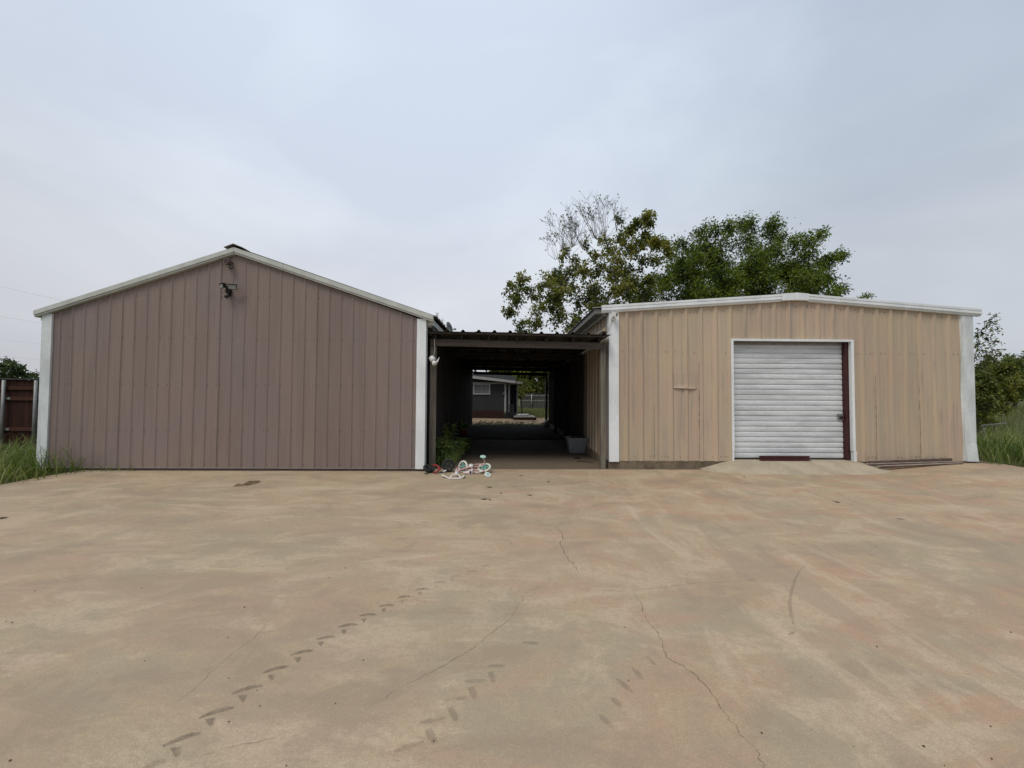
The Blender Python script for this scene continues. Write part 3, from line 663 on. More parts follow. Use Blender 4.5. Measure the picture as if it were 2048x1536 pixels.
# frame: white outer angles with a step near the foot, maroon jambs inside
fr = lambda x0, x1, z0, z1, y0=TY-.05, y1=TY+.02, m='white': MB().box(x0, x1, y0, y1, z0, z1).build('door_trim', M[m], tb)
fr(DX0-.055, DX1+.095, DZ1-.008, DZ1+.034)
fr(DX0-.055, DX0-.008, .36, DZ1-.010); fr(DX0-.05, DX0-.014, .135, .358, TY-.044)
fr(DX1+.042, DX1+.095, .36, DZ1-.010); fr(DX1+.052, DX1+.107, .10, .358, TY-.056)
MB().box(DX1-.022, DX1+.04, TY+.03, TY+.2, .1, DZ1-.012).build('door_jamb', M['maroon'], tb)
MB().box(DX0-.05, DX0+.006, TY+.03, TY+.2, .1, DZ1-.012).build('door_jamb', M['maroon'], tb)

# ramp in front of the door
rv = []; nx_, ny_ = 36, 12; x0, x1, y0, y1 = 3.7, 8.15, 7.02, 7.86
def ramp_h(x, y):
    g = slab_h(x, y); t = sm((x-3.75)/.95)*sm((7.78-x)/.75); f = sm((y-7.04-.02*math.sin(x*9)-.08*(1-t))/.62)
    return max(g-.02, g-.02+(.165-g+.02)*t*f)
sheet('concrete_ramp', x0, x1, y0, y1, 40, 14, ramp_h, M['ramp'])
# maroon steel bar leaning on the door foot
a, b_ = at(1525, 916, 7.64), at(1626, 917, 7.64)
bar = thing('steel_bar', (a.x, 7.66, .165), 'short maroon painted steel channel lying against the foot of the roll-up door', 'steel bar')
MB().box(a.x, b_.x, 7.66, 7.74, .166, .175).box(a.x, b_.x, 7.73, 7.742, .175, .262).build('channel', M['maroonbar'], bar)
MB().box(a.x, b_.x, 7.70, 7.729, .25, .262).build('lip', M['maroonbar'], bar)
for (p0, p1, y_a, y_b, wd, hh, mt, lab) in (((1738,925),(1902,919),7.60,7.66,.035,.05,'rustbar','dark rusty steel bar lying closest to the tan wall, short slanted end'),
                                 ((1732,929),(1910,924),7.53,7.60,.05,.03,'palebar','pale steel strip lying between two dark bars by the tan wall'),
                                 ((1755,933),(1922,927),7.42,7.55,.06,.022,'palebar','long thin pale brown steel bar outermost of the three by the tan wall')):
    A, B = at(*p0, y_a), at(*p1, y_b)
    for q in (A, B): q.z = max(q.z, slab_h(q.x, q.y)+hh/2+.004)
    o = MB().bar(A, B, wd, hh).build('steel_bar', M[mt]); tag(o, lab, 'steel bar', 'steel bars lying by the tan wall')
    off = Vector((0, -wd/2-.004, -.004)); MB().bar(A+off, B+off, .007, hh*.9).build('edge', M['rustbar'], o)  # dark strip painted on as the shaded front face of each bar

# white camera on the tan corner + its cable
p = at(1226, 632, TY-.05)
wc = thing('security_camera', (p.x, TY-.045, p.z), 'white security camera on the left corner trim of the tan workshop', 'camera')
MB().lathe((p.x+.0, TY-.046, p.z-.055), (0,-1,0), [(0,.045),(.03,.045),(.04,.03)], 14).build('mount_plate', M['wplastic'], wc, True)
MB().tube([(p.x, TY-.08, p.z-.05), (p.x, TY-.12, p.z-.02), (p.x, TY-.13, p.z)], .014, 8).build('bracket', M['wplastic'], wc, True)
mb = MB(); d = Vector((.55,-.8,-.35)).normalized(); r = d.cross(Vector((0,0,1))).normalized(); u = r.cross(d); o = Vector((p.x, TY-.14, p.z+.02))
V = [o+d*e+r*a+u*b_ for e in (-.05,.07) for a, b_ in ((-.032,-.04),(.032,-.04),(.032,.04),(-.032,.04))]
mb.add(V, [(0,3,2,1),(4,5,6,7),(0,1,5,4),(1,2,6,5),(2,3,7,6),(3,0,4,7)]).build('housing', M['wplastic'], wc)
MB().add([o+d*.072+r*a+u*b_ for a, b_ in ((-.024,-.03),(.024,-.03),(.024,.03),(-.024,.03))], [(0,1,2,3)]).build('lens', M['lens'], wc)
pts = [at(1224,641,7.69), at(1221,652,7.69), at(1216,662,7.66), at(1209,674,7.5), at(1203,684,7.5), at(1196,693,7.5), at(1191,700,7.52)]
MB().tube(pts, .0035, 6).build('cable', M['dcable'], wc, True)

# ------------------------------------------------------------------ carport between them
cp = thing('carport', (.27, 13, 0), 'dark timber carport with corrugated metal roof between the two sheds', 'carport')
def cz(x, y=0): return 2.690+(x+1.46)/(3.40)*(2.648-2.690)
# roof sheets with ribs running front to back
XR0, XR1 = -1.50, 2.06; x = XR0; i = 0; phc = at(958, 661, 7.5).x
while x < XR1-.02:
    x1 = min(x+.9144, XR1)
    roof_panel('roof_panel', M['oldroof'], cp, (x, 7.44, cz(x)+.006*(i % 2)), (x, DEPTH-.1, cz(x)+.006*(i % 2)), None, (x1-x, 0, cz(x1)-cz(x)), x1-x+.02, phc-x, .3048, .038); x = x1; i += 1
# purlins under the sheets, across; rafters front to back on the beams
for y in (7.52, 8.6, 9.8, 11., 12.2, 13.4, 14.6, 15.8, 17., 18.1):
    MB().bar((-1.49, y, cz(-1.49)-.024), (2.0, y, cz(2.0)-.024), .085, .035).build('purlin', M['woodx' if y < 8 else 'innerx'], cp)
for px in (872, 924, 978, 1033.6, 1091, 1145, 1198):
    x = at(px, 675, 7.6).x; zc = cz(x)-.044
    MB().box(x-.02, x+.02, 7.53, DEPTH-.15, zc-.088, zc).build('rafter', M['woody'], cp)
def beam(y, ht=.137, mat='innerx', top=None):
    za, zb = cz(-1.47)-.134, cz(2.0)-.134
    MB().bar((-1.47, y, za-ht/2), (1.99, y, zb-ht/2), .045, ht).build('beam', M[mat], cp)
beam(7.605, mat='woodx')
for y in (9.9, 12.4, 14.9, 18.2): beam(y)
for y in (7.67, 9.9, 12.4, 14.9, 18.2):
    for x in ((-1.425, 1.965) if y < 8 else (1.985,)):
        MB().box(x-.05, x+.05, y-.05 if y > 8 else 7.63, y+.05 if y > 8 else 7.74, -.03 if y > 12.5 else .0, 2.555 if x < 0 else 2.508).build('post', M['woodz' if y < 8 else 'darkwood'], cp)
MB().box(-1.375, -1.355, 7.64, 7.66, 0, 2.4).build('post_batten', M['woodz'], cp)
# white pipe post at the far end of the carport
p = at(1091, 800, 18.3); MB().tube([(p.x, 18.1, .02), (p.x, 18.1, 2.40)], .04, 10).build('pipe_post', M['galv'], cp, True)
# hanging white floodlight
hp = [at(869,677,7.56), at(869,688,7.55), at(870,698,7.55), at(868,708,7.55), at(866,713,7.55)]
hl = thing('hanging_light', at(868, 720, 7.5), 'white outdoor light dangling by its cable from the carport beam', 'light')
MB().tube(hp, .0075, 8).build('cable', M['cable'], hl, True)
c = at(864, 717, 7.5); MB().lathe(c, (.5,-.3,-.8), [(-.05,.03),(-.03,.055),(.04,.06),(.06,.05)], 14).build('junction_box', M['wplastic'], hl, True)
c = at(868, 725, 7.46); MB().lathe(c, (.5,-.5,-.9), [(-.06,.022),(-.02,.03),(.03,.052),(.05,.05)], 12).build('lamp_head', M['wplastic'], hl, True)
c = at(874, 720, 7.48); MB().add([c+Vector((-.03,0,-.05)), c+Vector((.015,0,-.04)), c+Vector((.045,.01,.06)), c+Vector((-.005,.02,.0)), c+Vector((-.03,.03,-.05)), c+Vector((.015,.03,-.04)), c+Vector((.045,.04,.06)), c+Vector((-.005,.05,.0))],
   [(0,1,2,3),(7,6,5,4),(0,4,5,1),(1,5,6,2),(2,6,7,3),(3,7,4,0)]).build('lamp_hood', M['wplastic'], hl)

# ------------------------------------------------------------------ things in the carport
b0 = gr(1155, 907); tx, ty = b0.x, b0.y+.16
to = thing('storage_tote', (tx, ty, 0), 'open grey plastic storage tote of dead leaves by the tan wall', 'storage tote')
def ring4(w_, d_, z_): return [(tx-w_, ty-d_, z_), (tx+w_, ty-d_, z_), (tx+w_, ty+d_, z_), (tx-w_, ty+d_, z_)]
mb = MB(); L_ = [ring4(.19,.14,.005), ring4(.235,.175,.31), ring4(.235,.175,.312), ring4(.252,.192,.312), ring4(.256,.196,.375), ring4(.272,.21,.378), ring4(.272,.21,.392), ring4(.24,.18,.392), ring4(.2,.15,.05)]
vs = sum(L_, []); mb.add(vs, [(4*j+i, 4*j+(i+1) % 4, 4*j+4+(i+1) % 4, 4*j+4+i) for j in range(len(L_)-1) for i in range(4)]+[(3,2,1,0),(32,33,34,35)])
mb.build('tub', M['tote'], to)
mb = MB()
for k in range(7):
    xx = tx-.17+k*.055; mb.box(xx-.006, xx+.006, ty-.176, ty-.15, .03, .29)
mb.build('ribs', M['tote'], to)
mb = MB()
for k in range(60):
    c = Vector((tx+random.uniform(-.2,.2), ty+random.uniform(-.15,.15), .33+random.uniform(0,.07))); a = random.uniform(0, 6.3); d = Vector((math.cos(a), math.sin(a), random.uniform(-.3,.5)))*.07; s_ = Vector((-math.sin(a), math.cos(a), random.uniform(-.3,.3)))*.035
    mb.add([c-d, c+s_, c+d, c-s_], [(0,1,2,3)])
mb.box(tx-.215, tx+.215, ty-.16, ty+.16, .28, .33); mb.build('contents', M['toteink'], to)
c = gr(1156, 917); o = MB()
for k in range(5):
    a = k*1.3; o.lathe((c.x+.06*math.cos(a)*(k > 0), c.y+.03*math.sin(a)*(k > 0), .018), (math.cos(a), math.sin(a), .25), [(-.06,.004),(-.03,.022),(.03,.025),(.06,.004)], 7)
tag(o.build('rag', M['black']), 'small crumpled black rag on the carport floor below the tote', 'rag')
A, B = gr(1153, 923), gr(1188, 926); A.z = B.z = .012
tag(MB().tube([A, A.lerp(B,.4)+Vector((0,.012,.004)), B], [.012,.010,.006], 6).tube([A.lerp(B,.12), A+Vector((.11,-.05,.0))], [.008,.004], 5).build('stick', M['bark']), 'thin brown forked stick on the carport floor near the right post', 'stick')
A, B = gr(1292, 938), gr(1326, 935); A.z = B.z = .012
tag(MB().tube([A, A.lerp(B,.7)+Vector((0,.0,.006)), B+Vector((0,.03,.015))], [.008,.011,.006], 6).tube([A.lerp(B,.55), A.lerp(B,.8)+Vector((.0,-.03,-.002))], [.007,.004], 5).build('stick', M['rustbar']), 'small dark stick on the concrete by the tan stem wall', 'stick')
c = gr(914, 899); tb2 = thing('plastic_box', (c.x, c.y, 0), 'small teal plastic box among the weeds by the dark wall', 'box')
MB().box(c.x-.1, c.x+.1, c.y, c.y+.14, .0, .15).build('box_body', M['teal'], tb2); MB().box(c.x-.105, c.x+.105, c.y-.008, c.y+.148, .152, .172).build('lid', M['teal'], tb2)
MB().lathe((c.x+.02, c.y-.002, .09), (0,-1,0), [(0,.02),(.012,.015)], 10).build('latch', M['black'], tb2)

# leaf builders ------------------------------------------------------
def leaf_mesh(name, P, D, Nn, Ln, Wd, mat, parent=None, kind=None, fold=.25, bend=.15):
    P, D, Nn = map(np.asarray, (P, D, Nn)); n = len(P)
    if n == 0: return None
    D = D/np.linalg.norm(D, axis=1)[:,None]; Sd = np.cross(D, Nn); Sd /= np.linalg.norm(Sd, axis=1)[:,None]+1e-9; U = np.cross(Sd, D)
    Ln = np.broadcast_to(Ln, n)[:,None]; Wd = np.broadcast_to(Wd, n)[:,None]
    mid = P+D*Ln*.45
    V = np.stack([P, mid+Sd*Wd*.5+U*Wd*fold, P+D*Ln-U*Ln*bend, mid-Sd*Wd*.5+U*Wd*fold], 1).reshape(-1, 3)
    off = np.zeros(3); p = parent
    while p is not None: off += np.array(p.location); p = p.parent
    V = V-off
    me = bpy.data.meshes.new(name); me.vertices.add(4*n); me.vertices.foreach_set('co', V.astype(np.float32).ravel())
    F = (np.arange(n)[:,None]*4+np.array([0,1,2, 0,2,3])).ravel()
    me.loops.add(6*n); me.loops.foreach_set('vertex_index', F.astype(np.int32)); me.polygons.add(2*n)
    me.polygons.foreach_set('loop_start', (np.arange(2*n)*3).astype(np.int32)); me.update(calc_edges=True)
    return link(name, me, mat, parent, False, kind)
def blades(name, P, H, Wd, lean, mat, seg=4, kind='stuff', parent=None, curl=1.0, dirs=None):
    """grass blades as tapered bent strips"""
    n = len(P); P = np.asarray(P); a = rng.uniform(0, 2*math.pi, n) if dirs is None else dirs
    d = np.stack([np.cos(a), np.sin(a), np.zeros(n)], 1); s = np.stack([-np.sin(a), np.cos(a), np.zeros(n)], 1)
    H = np.broadcast_to(H, n); Wd = np.broadcast_to(Wd, n); lean = np.broadcast_to(lean, n); V = []
    for j in range(seg+1):
        t = j/seg; up = H*(t-.5*lean*curl*t**2.2*.9); outw = H*lean*t**1.7
        wv = Wd*(1-t)**.7*(.6+.4*min(1, t*4)) if j < seg else Wd*0.02
        c = P+d*outw[:,None]+np.array([0,0,1.])*np.maximum(up, .01*t)[:,None]
        V += [c-s*(wv/2)[:,None], c+s*(wv/2)[:,None]]
    V = np.stack(V, 1).reshape(-1, 3); k = 2*(seg+1)
    q = np.array([[2*j, 2*j+1, 2*j+3, 2*j+2] for j in range(seg)]).ravel(); F = (np.arange(n)[:,None]*k+q).ravel()
    off = np.zeros(3); p = parent
    while p is not None: off += np.array(p.location); p = p.parent
    me = bpy.data.meshes.new(name); me.vertices.add(len(V)); me.vertices.foreach_set('co', (V-off).astype(np.float32).ravel())
    me.loops.add(len(F)); me.loops.foreach_set('vertex_index', F.astype(np.int32)); me.polygons.add(n*seg)
    me.polygons.foreach_set('loop_start', (np.arange(n*seg)*4).astype(np.int32)); me.update(calc_edges=True)
    return link(name, me, mat, parent, True, kind)
def unit(v): v = np.asarray(v, float); return v/(np.linalg.norm(v)+1e-9)

def plant(name, x, y, z0, h, ns, lf, mat, label, group=None, cat='weed', spread=.25, tilt=0, perstem=14, root=None):
    root = root or thing(name, (x, y, z0), label, cat, group); st = MB(); P = []; D = []; Nn = []; Ls = []
    for k in range(ns):
        a = random.uniform(0, 6.28); rr = spread*random.uniform(.2, 1); hh = h*random.uniform(.6, 1)
        b0 = Vector((x+.04*math.cos(a), y+.04*math.sin(a), z0)); tip = Vector((x+rr*math.cos(a)+tilt*hh, y+rr*math.sin(a), z0+hh)); midp = b0.lerp(tip, .5)+Vector((0,0,.08*hh))
        st.tube([b0, midp, tip], [.006,.004,.002], 5)
        for j in range(perstem):
            t = .25+.75*(j+random.random())/perstem; p = b0.lerp(midp, t*2) if t < .5 else midp.lerp(tip, t*2-1)
            b = j*2.4+random.uniform(-.5,.5); d = np.array([math.cos(b), math.sin(b), random.uniform(-.35,.6)])
            P.append(tuple(p)); D.append(d); Nn.append(np.array([random.gauss(0,.3), random.gauss(0,.3), 1])); Ls.append(lf*random.uniform(.6,1.2))
    st.build('stem', M['weed'], root, True); Ls = np.array(Ls)
    leaf_mesh('leaves', P, D, Nn, Ls, Ls*.34, mat, root); return root
# potted plant with strap leaves in a red pot
c = gr(927, 874); pp = thing('potted_plant', (c.x, c.y, 0), 'leafy plant in a red pot inside the dark carport', 'potted plant')
MB().lathe((c.x, c.y, 0), (0,0,1), [(0,.09),(.19,.13),(.20,.145),(.23,.145),(.23,.12),(.2,.115)], 18).build('pot', M['redpot'], pp, True)
P = []; D = []; Nn = []
for k in range(46):
    a = random.uniform(0, 6.28); e = random.uniform(.1, 1.3); P.append((c.x+.03*math.cos(a), c.y+.03*math.sin(a), .22+random.uniform(0,.2))); D.append((math.cos(a)*math.cos(e), math.sin(a)*math.cos(e), math.sin(e))); Nn.append((random.gauss(0,.2), random.gauss(0,.2), 1))
leaf_mesh('leaves', P, D, Nn, rng.uniform(.16,.30,46), .05, M['weed'], pp)
for lab, (px, py, h, ns) in zip(('weed right behind the left carport post, lowest at the front','weed just behind the balance bike wheel','tall weed hugging the dark wall behind the left carport post','tallest bushy weed in the middle of the carport weeds','low weed just in front of the teal box','tall weed at the back against the dark wall','low weed right of the teal box','small outermost weed on the right edge of the patch'),  ((880,925,.6,7),(897,921,.5,7),(873,908,.95,6),(898,908,.85,7),(916,915,.40,6),(893,900,1.05,6),(925,908,.4,5),(935,902,.35,4))):
    g = gr(px, py); plant('weed', g.x, g.y, 0, h, ns, .13, M['weed'], lab, 'weeds beside the left carport post', 'weed', .2)
P = []
for k in range(520):
    px, py = random.uniform(866, 942), random.uniform(893, 931)
    if px > 905+(931-py)*1.0: continue
    g = gr(px, py); P.append((g.x, g.y, 0))
for k in range(260):
    P.append((random.uniform(-1.38,-1.0), random.uniform(7.7,9.5), 0))
blades('ground_weeds', P, rng.uniform(.1,.34,len(P)), .016, rng.uniform(.2,.8,len(P)), M['weed'], 3)

# ------------------------------------------------------------------ pink bicycle lying on its side
pb = thing('childs_bicycle', gr(940, 950), 'pink and white childs bicycle with mint wheels lying on its side', 'bicycle')
def wheel(c, ax, Rr, r, tm, dm, sp=0, root=pb, nm='wheel'):
    t = MB().ring(c, ax, Rr, r, 28, 8).build(nm, M[tm], root, True)
    hub = MB().lathe(c, ax, [(-.03,.016),(.03,.016)], 10); d = Vector(ax).normalized(); a = d.orthogonal().normalized(); b_ = d.cross(a)
    if sp:
        for k in range(sp):
            e = a*math.cos(6.283*k/sp+.5)+b_*math.sin(6.283*k/sp+.5); hub.bar(Vector(c), Vector(c)+e*Rr, .03, .012, d)
        hub.ring(c, ax, Rr-r*.9, r*.3, 24, 6)
    else:
        hub.lathe(c, ax, [(-.012,Rr-r*.8),(-.004,Rr-r*.3),(.004,Rr-r*.3),(.012,Rr-r*.8)], 24)
    hub.build('rim', M[dm], t); return t
YB = 7.2
FC = at(926, 934, 7.36); RC = at(968.5, 935, 7.28)
wheel(FC, (-.62,-.72,.18), .105, .019, 'tyrew', 'mintdk', 5)
wheel(RC, (-.15,-.42,.9), .112, .018, 'tyrew', 'mintdk', 5)
BB = at(944, 931, 7.34); HT = at(914, 943, 7.18); HT2 = at(921, 941, 7.22)
MB().tube([HT, HT2], .02, 10).build('head_tube', M['pink'], pb, True)
MB().tube([HT2, HT2.lerp(BB,.5)+Vector((0,0,.006)), BB], .015, 8).tube([HT2+Vector((0,-.02,.02)), BB+Vector((-.02,-.06,-.01)), at(948,942,7.2)], .013, 8).tube([at(949,929,7.36), at(957,928.5,7.4), RC+Vector((0,.02,.06))], .010, 8).tube([at(947,934,7.3), at(958,933,7.25), RC+Vector((0,-.02,.055))], .010, 8).tube([at(947,940,7.2), RC+Vector((0,-.05,-.04))], .010, 8).build('frame', M['pink'], pb, True)
MB().tube([HT, at(912.5,938,7.25), FC+Vector((-.05,-.06,.02))], .011, 8).tube([HT, at(921,939,7.2), FC+Vector((.05,-.04,-.02))], .011, 8).build('fork', M['pink'], pb, True)
MB().lathe(at(913,945,7.12), (.2,-1,-.15), [(-.06,.02),(0,.03),(.05,.026)], 10).tube([at(912,942,7.14), at(916,947,7.05)], .02, 8).build('stem', M['wplastic'], pb, True)
hb = [at(884,950,6.86), gr(890,953,.03), gr(897,956.4,.016), gr(908,956.8,.014), gr(919,957,.014), gr(922,956,.018), gr(926,953.5,.04), at(929.5,951,6.9)]
MB().tube(hb, .0115, 8).tube([gr(900,956,.018), at(902.5,951.5,6.84), at(906,948.6,6.86), at(914,948.2,6.86), at(918.5,950.5,6.84), gr(921,956,.018)], .0105, 8).tube([at(912,948.4,6.86), at(914,945,7.0), at(914,943.5,7.14)], .018, 8).build('handlebar', M['wplastic'], pb, True)
for q, e in ((hb[0], hb[1]), (hb[-1], hb[-2])): MB().tube([q, q.lerp(e,.8)], .016, 8).build('grip', M['tyrew'], pb, True)
A, B = at(927, 945.5, 7.1), at(945.5, 945, 7.12)
mb = MB(); vs = []
for j, t in enumerate((0,.25,.5,.75,.95,1.0)):
    c = A.lerp(B, t); hh = (.018,.024,.036,.058,.07,.055)[j]; th = (.014,.02,.025,.028,.026,.012)[j]
    for k in range(10):
        q = 6.283*k/10; vs.append(c+Vector((0, -th*math.cos(q), hh*math.sin(q))))
mb.add(vs, [(j*10+k, j*10+(k+1) % 10, (j+1)*10+(k+1) % 10, (j+1)*10+k) for j in range(5) for k in range(10)]+[tuple(range(9,-1,-1)), tuple(range(50,60))])
sad = mb.build('saddle', M['pinkw'], pb, True)
c = at(940.5, 944, 7.07); MB().box(c.x-.014, c.x+.016, c.y-.006, c.y+.004, c.z-.028, c.z+.022).build('badge', M['black'], sad)
MB().tube([at(946,944,7.16), at(947,938,7.25)], .014, 8).build('seat_post', M['steel'], pb, True)
c = at(942, 931, 7.3); MB().lathe(c, (0,-.4,.9), [(-.012,.045),(.012,.045)], 14).build('chainring', M['wplastic'], pb, True)
MB().tube([at(947,944,7.13), at(955,944.8,7.1), at(963,943.5,7.12), at(969,940,7.18)], .011, 8).build('chain_guard', M['pinkw'], pb, True)
U1, U0 = at(966, 913.5, 7.36), at(968, 927, 7.34)
MB().tube([U0, at(969,922,7.36), U1], .010, 8).build('stabiliser_arm', M['pink'], pb, True); wheel(U1, (.12,-.25,.95), .042, .016, 'mint', 'tyrew', 0, pb, 'stabiliser_wheel')
D1 = gr(975, 949.3, .03)
MB().tube([RC+Vector((0,-.03,-.05)), at(972,943,7.15), D1], .014, 8).build('stabiliser_arm', M['pink'], pb, True); wheel(D1, (.3,-.45,.85), .045, .015, 'wplastic', 'mint', 0, pb, 'stabiliser_wheel')

# red and black balance bike
rb_ = thing('balance_bike', gr(880, 947), 'red and black childs balance bike tipped over beside the white corner trim', 'bicycle')
W1 = at(897, 938.5, 7.32); W1.z = max(W1.z, .125)
wheel(W1, (.28,-.92,.2), .098, .024, 'rubber', 'black', 5, rb_)
W2 = at(855, 945, 7.22); W2.z = .09
wheel(W2, (.45,-.5,.7), .06, .028, 'rubber', 'black', 4, rb_)
MB().tube([at(891,941,7.22), at(884,944,7.22), at(872,948,7.2), at(864,948,7.2)], [.014,.016,.018,.016], 8).build('frame', M['black'], rb_, True)
MB().tube([at(886,943.3,7.19), at(892.5,940.5,7.19)], .013, 8).build('axle_sleeve', M['wplastic'], rb_, True)
MB().tube([at(864,931,7.34), at(868,929.5,7.33), at(874,931,7.3), at(878,935,7.27), at(880,938.5,7.24), at(875,942,7.2), at(868,946,7.17)], [.012,.015,.016,.016,.017,.017,.015], 10).tube([at(868,947,7.16), at(873,949,7.15), at(878,948,7.17)], .013, 8).build('fork', M['red'], rb_, True)
A, B = at(854, 941, 7.28), at(869, 939.5, 7.26); MB().tube([A, A.lerp(B,.3), A.lerp(B,.8), B], [.03,.045,.036,.02], 12).build('saddle', M['black'], rb_, True)
MB().tube([at(850.5,948,7.15), at(853,951,7.1), at(856,949,7.1)], .02, 8).build('grip', M['rubber'], rb_, True)

# ------------------------------------------------------------------ fallen leaves
def fallen(px, py, size, mat, label, rot):
    g = gr(px, py); zz = slab_h(g.x, g.y)+.004; mb = MB(); prof = [(-1,0),(-.5,.36),(.05,.48),(.55,.3),(1,0)]; c, s_ = math.cos(rot), math.sin(rot); vs = []
    for t, wv in prof:
        for sgn in (-1, 0, 1):
            x, y = t*size, sgn*wv*size; vs.append((g.x+x*c-y*s_, g.y+x*s_+y*c, zz+size*(.30*abs(sgn)*wv+.18*t*t)))
    mb.add(vs, [(3*i+k, 3*i+k+3, 3*i+k+4, 3*i+k+1) for i in range(4) for k in range(2)]); mb.tube([Vector((g.x-size*c, g.y-size*s_, zz+.18*size)), Vector((g.x-1.5*size*c, g.y-1.5*size*s_, zz+.05*size))], .0025, 5)
    tag(mb.build('fallen_leaf', M[mat]), label, 'leaf', 'fallen leaves on the driveway')
fallen(969,999,.045,'dryleaf','dark curled dry leaf touching a yellowed one in front of the carport',.2)
fallen(979,1000,.035,'yleaf','yellowed leaf touching a dark one in front of the carport',2.2)
fallen(979,975,.05,'yleaf','yellowish curled leaf nearest in front of the pink bicycle',-.5)
fallen(1002,987,.024,'dryleaf','tiny dark leaf midway between the leaf pair and the carport',1.)
fallen(1043,952,.035,'dryleaf','brown leaf just outside the carport floor edge',.1)
fallen(1097,964,.03,'dryleaf','small dark leaf in front of the storage tote',.8)
fallen(1060,991,.033,'dryleaf','dark leaf on open concrete right of the leaf pair',-.3)
fallen(1488,954,.03,'dryleaf','dark upright leaf at the front edge of the concrete ramp',1.5)
fallen(1604,936,.03,'dryleaf','brown leaf lying on the concrete ramp',.3)
fallen(1801,1038,.045,'paleleaf','pale bleached leaf on the concrete in front of the steel bars',-.2)
fallen(5,1037,.05,'dryleaf','brown leaf at the left edge of the driveway',.4)
fallen(1674,1005,.04,'dryleaf','thin dark leaf on the concrete in front of the roll-up door',-1.2)
P = []
for k in range(70):
    px, py = random.uniform(0,2048), 945+600*random.random()**1.4; g = gr(px, py)
    if SLX0+.2 < g.x < SLX1-.2 and g.y < 7: P.append((g.x, g.y, slab_h(g.x, g.y)+.003))
mb = MB()
for p in P:
    s_ = random.uniform(.0018,.005); a = random.uniform(0,6.3); mb.lathe(p, (math.cos(a),math.sin(a),.4), [(-s_,s_*.3),(0,s_*.8),(s_,s_*.3)], 5)
mb.build('grit', M['dryleaf'], None, False, 'stuff')

# ------------------------------------------------------------------ wooden fence on the left
FY = 9.8
fn = thing('wooden_fence', (-14, FY, 0), 'dark red-brown wooden fence with grey metal posts left of the brown shed', 'fence')
ftop = at(40, 757, FY).z; xr = at(84, 800, FY).x
x = xr-.07; pm = None
while x > -26:
    h = ftop-.02+random.uniform(-.008, .004)
    if pm is None: pm = MB().box(x-.068, x+.068, FY, FY+.018, .0, ftop-.03).build('picket', M['fencewood'], fn)
    else:
        o = pm.copy(); COL.objects.link(o); o.parent = fn; o.location = pm.location+Vector((x-(xr-.07), random.uniform(-.003,.003), random.uniform(-.01,.005)))
    x -= .1405
for py in (776, 797, 858):
    zc = at(50, py, FY).z; MB().box(-26, xr, FY-.042, FY-.004, zc-.045, zc+.045).build('rail', M['fencerail'], fn)
MB().box(-26, xr+.01, FY-.05, FY+.05, ftop-.028, ftop+.0).build('top_cap', M['gfence'], fn)
x0, x1 = at(15, 800, FY).x, at(79, 800, FY).x; x = x1
for x in (x1, x0, x0-2.4, x0-4.8, x0-7.2, x0-9.6):
    MB().tube([(x, FY-.085, -.02), (x, FY-.085, ftop-.045)], .034, 10).build('post', M['galv'], fn, True)
    for py in (797, 858):
        zc = at(50, py, FY).z; MB().box(x-.10, x+.12, FY-.050, FY-.0435, zc-.03, zc+.03).build('bracket', M['galv'], fn)

# ------------------------------------------------------------------ house beyond the carport
HY = 24.0; hq = lambda px, py, Y=HY: at(px, py, Y)
ho = thing('grey_house', (-3.5, HY+2, 0), 'dark grey house with white trim and red-brown skirting seen through the carport', 'house')
xl, xc = -9.5, hq(1012, 800).x; zs = hq(980, 821).z; zt_ = hq(980, 766).z
bx('wall', M['house'], ho, xl, xc, HY, HY+7, zs, zt_+.25)
x = xl+.15
mb = MB()
while x < xc-.1: mb.box(x-.012, x+.012, HY-.012, HY-.002, zs, zt_); x += .205
mb.build('battens', M['house'], ho, kind='stuff')
bx('skirting', M['hskirt'], ho, xl, xc-.12, HY-.02, HY+6.9, -.05, zs-.003)
mb = MB()
for k in range(4): mb.box(xl, xc-.12, HY-.032, HY-.0225, k*(zs/4.2)+.03, k*(zs/4.2)+.03+zs/5)
mb.build('skirting_boards', M['hskirt'], ho)
bx('corner_board', M['hwhite'], ho, xc-.10, xc+.012, HY-.03, HY+.02, zs-.03, zt_)
bx('frieze_board', M['hwhite'], ho, xl, xc-.103, HY-.028, HY-.004, zt_-.06, zt_+.05)
# sloping white fascia and roof
f0, f1 = hq(940, 750, HY-.4), hq(1031, 761, HY-.4); th = .27; x0_ = xl-.4; sl_ = (f1.z-f0.z)/(f1.x-f0.x)
za = f0.z+sl_*(x0_-f0.x)
MB().add([(x0_,HY-.44,za-th),(f1.x,HY-.44,f1.z-th*.62),(f1.x,HY-.44,f1.z),(x0_,HY-.44,za),(x0_,HY-.4,za-th),(f1.x,HY-.4,f1.z-th*.62),(f1.x,HY-.4,f1.z),(x0_,HY-.4,za)],
   [(0,1,2,3),(7,6,5,4),(0,4,5,1),(1,5,6,2),(2,6,7,3),(3,7,4,0)]).build('fascia', M['hwhite'], ho)
e = hq(1046, 766, HY-.3)
MB().add([(x0_,HY-.46,za+.012),(f1.x+.03,HY-.46,f1.z+.012),(f1.x+.03,HY+8,f1.z+.012),(x0_,HY+8,za+.012),(x0_,HY-.3,za+.35),(f1.x,HY-.3,f1.z+.25),(f1.x,HY+8,f1.z+.25),(x0_,HY+8,za+.35)],
   [(3,2,1,0),(4,5,6,7),(0,1,5,4),(1,2,6,5),(2,3,7,6),(3,0,4,7)]).build('roof', M['hroof'], ho)
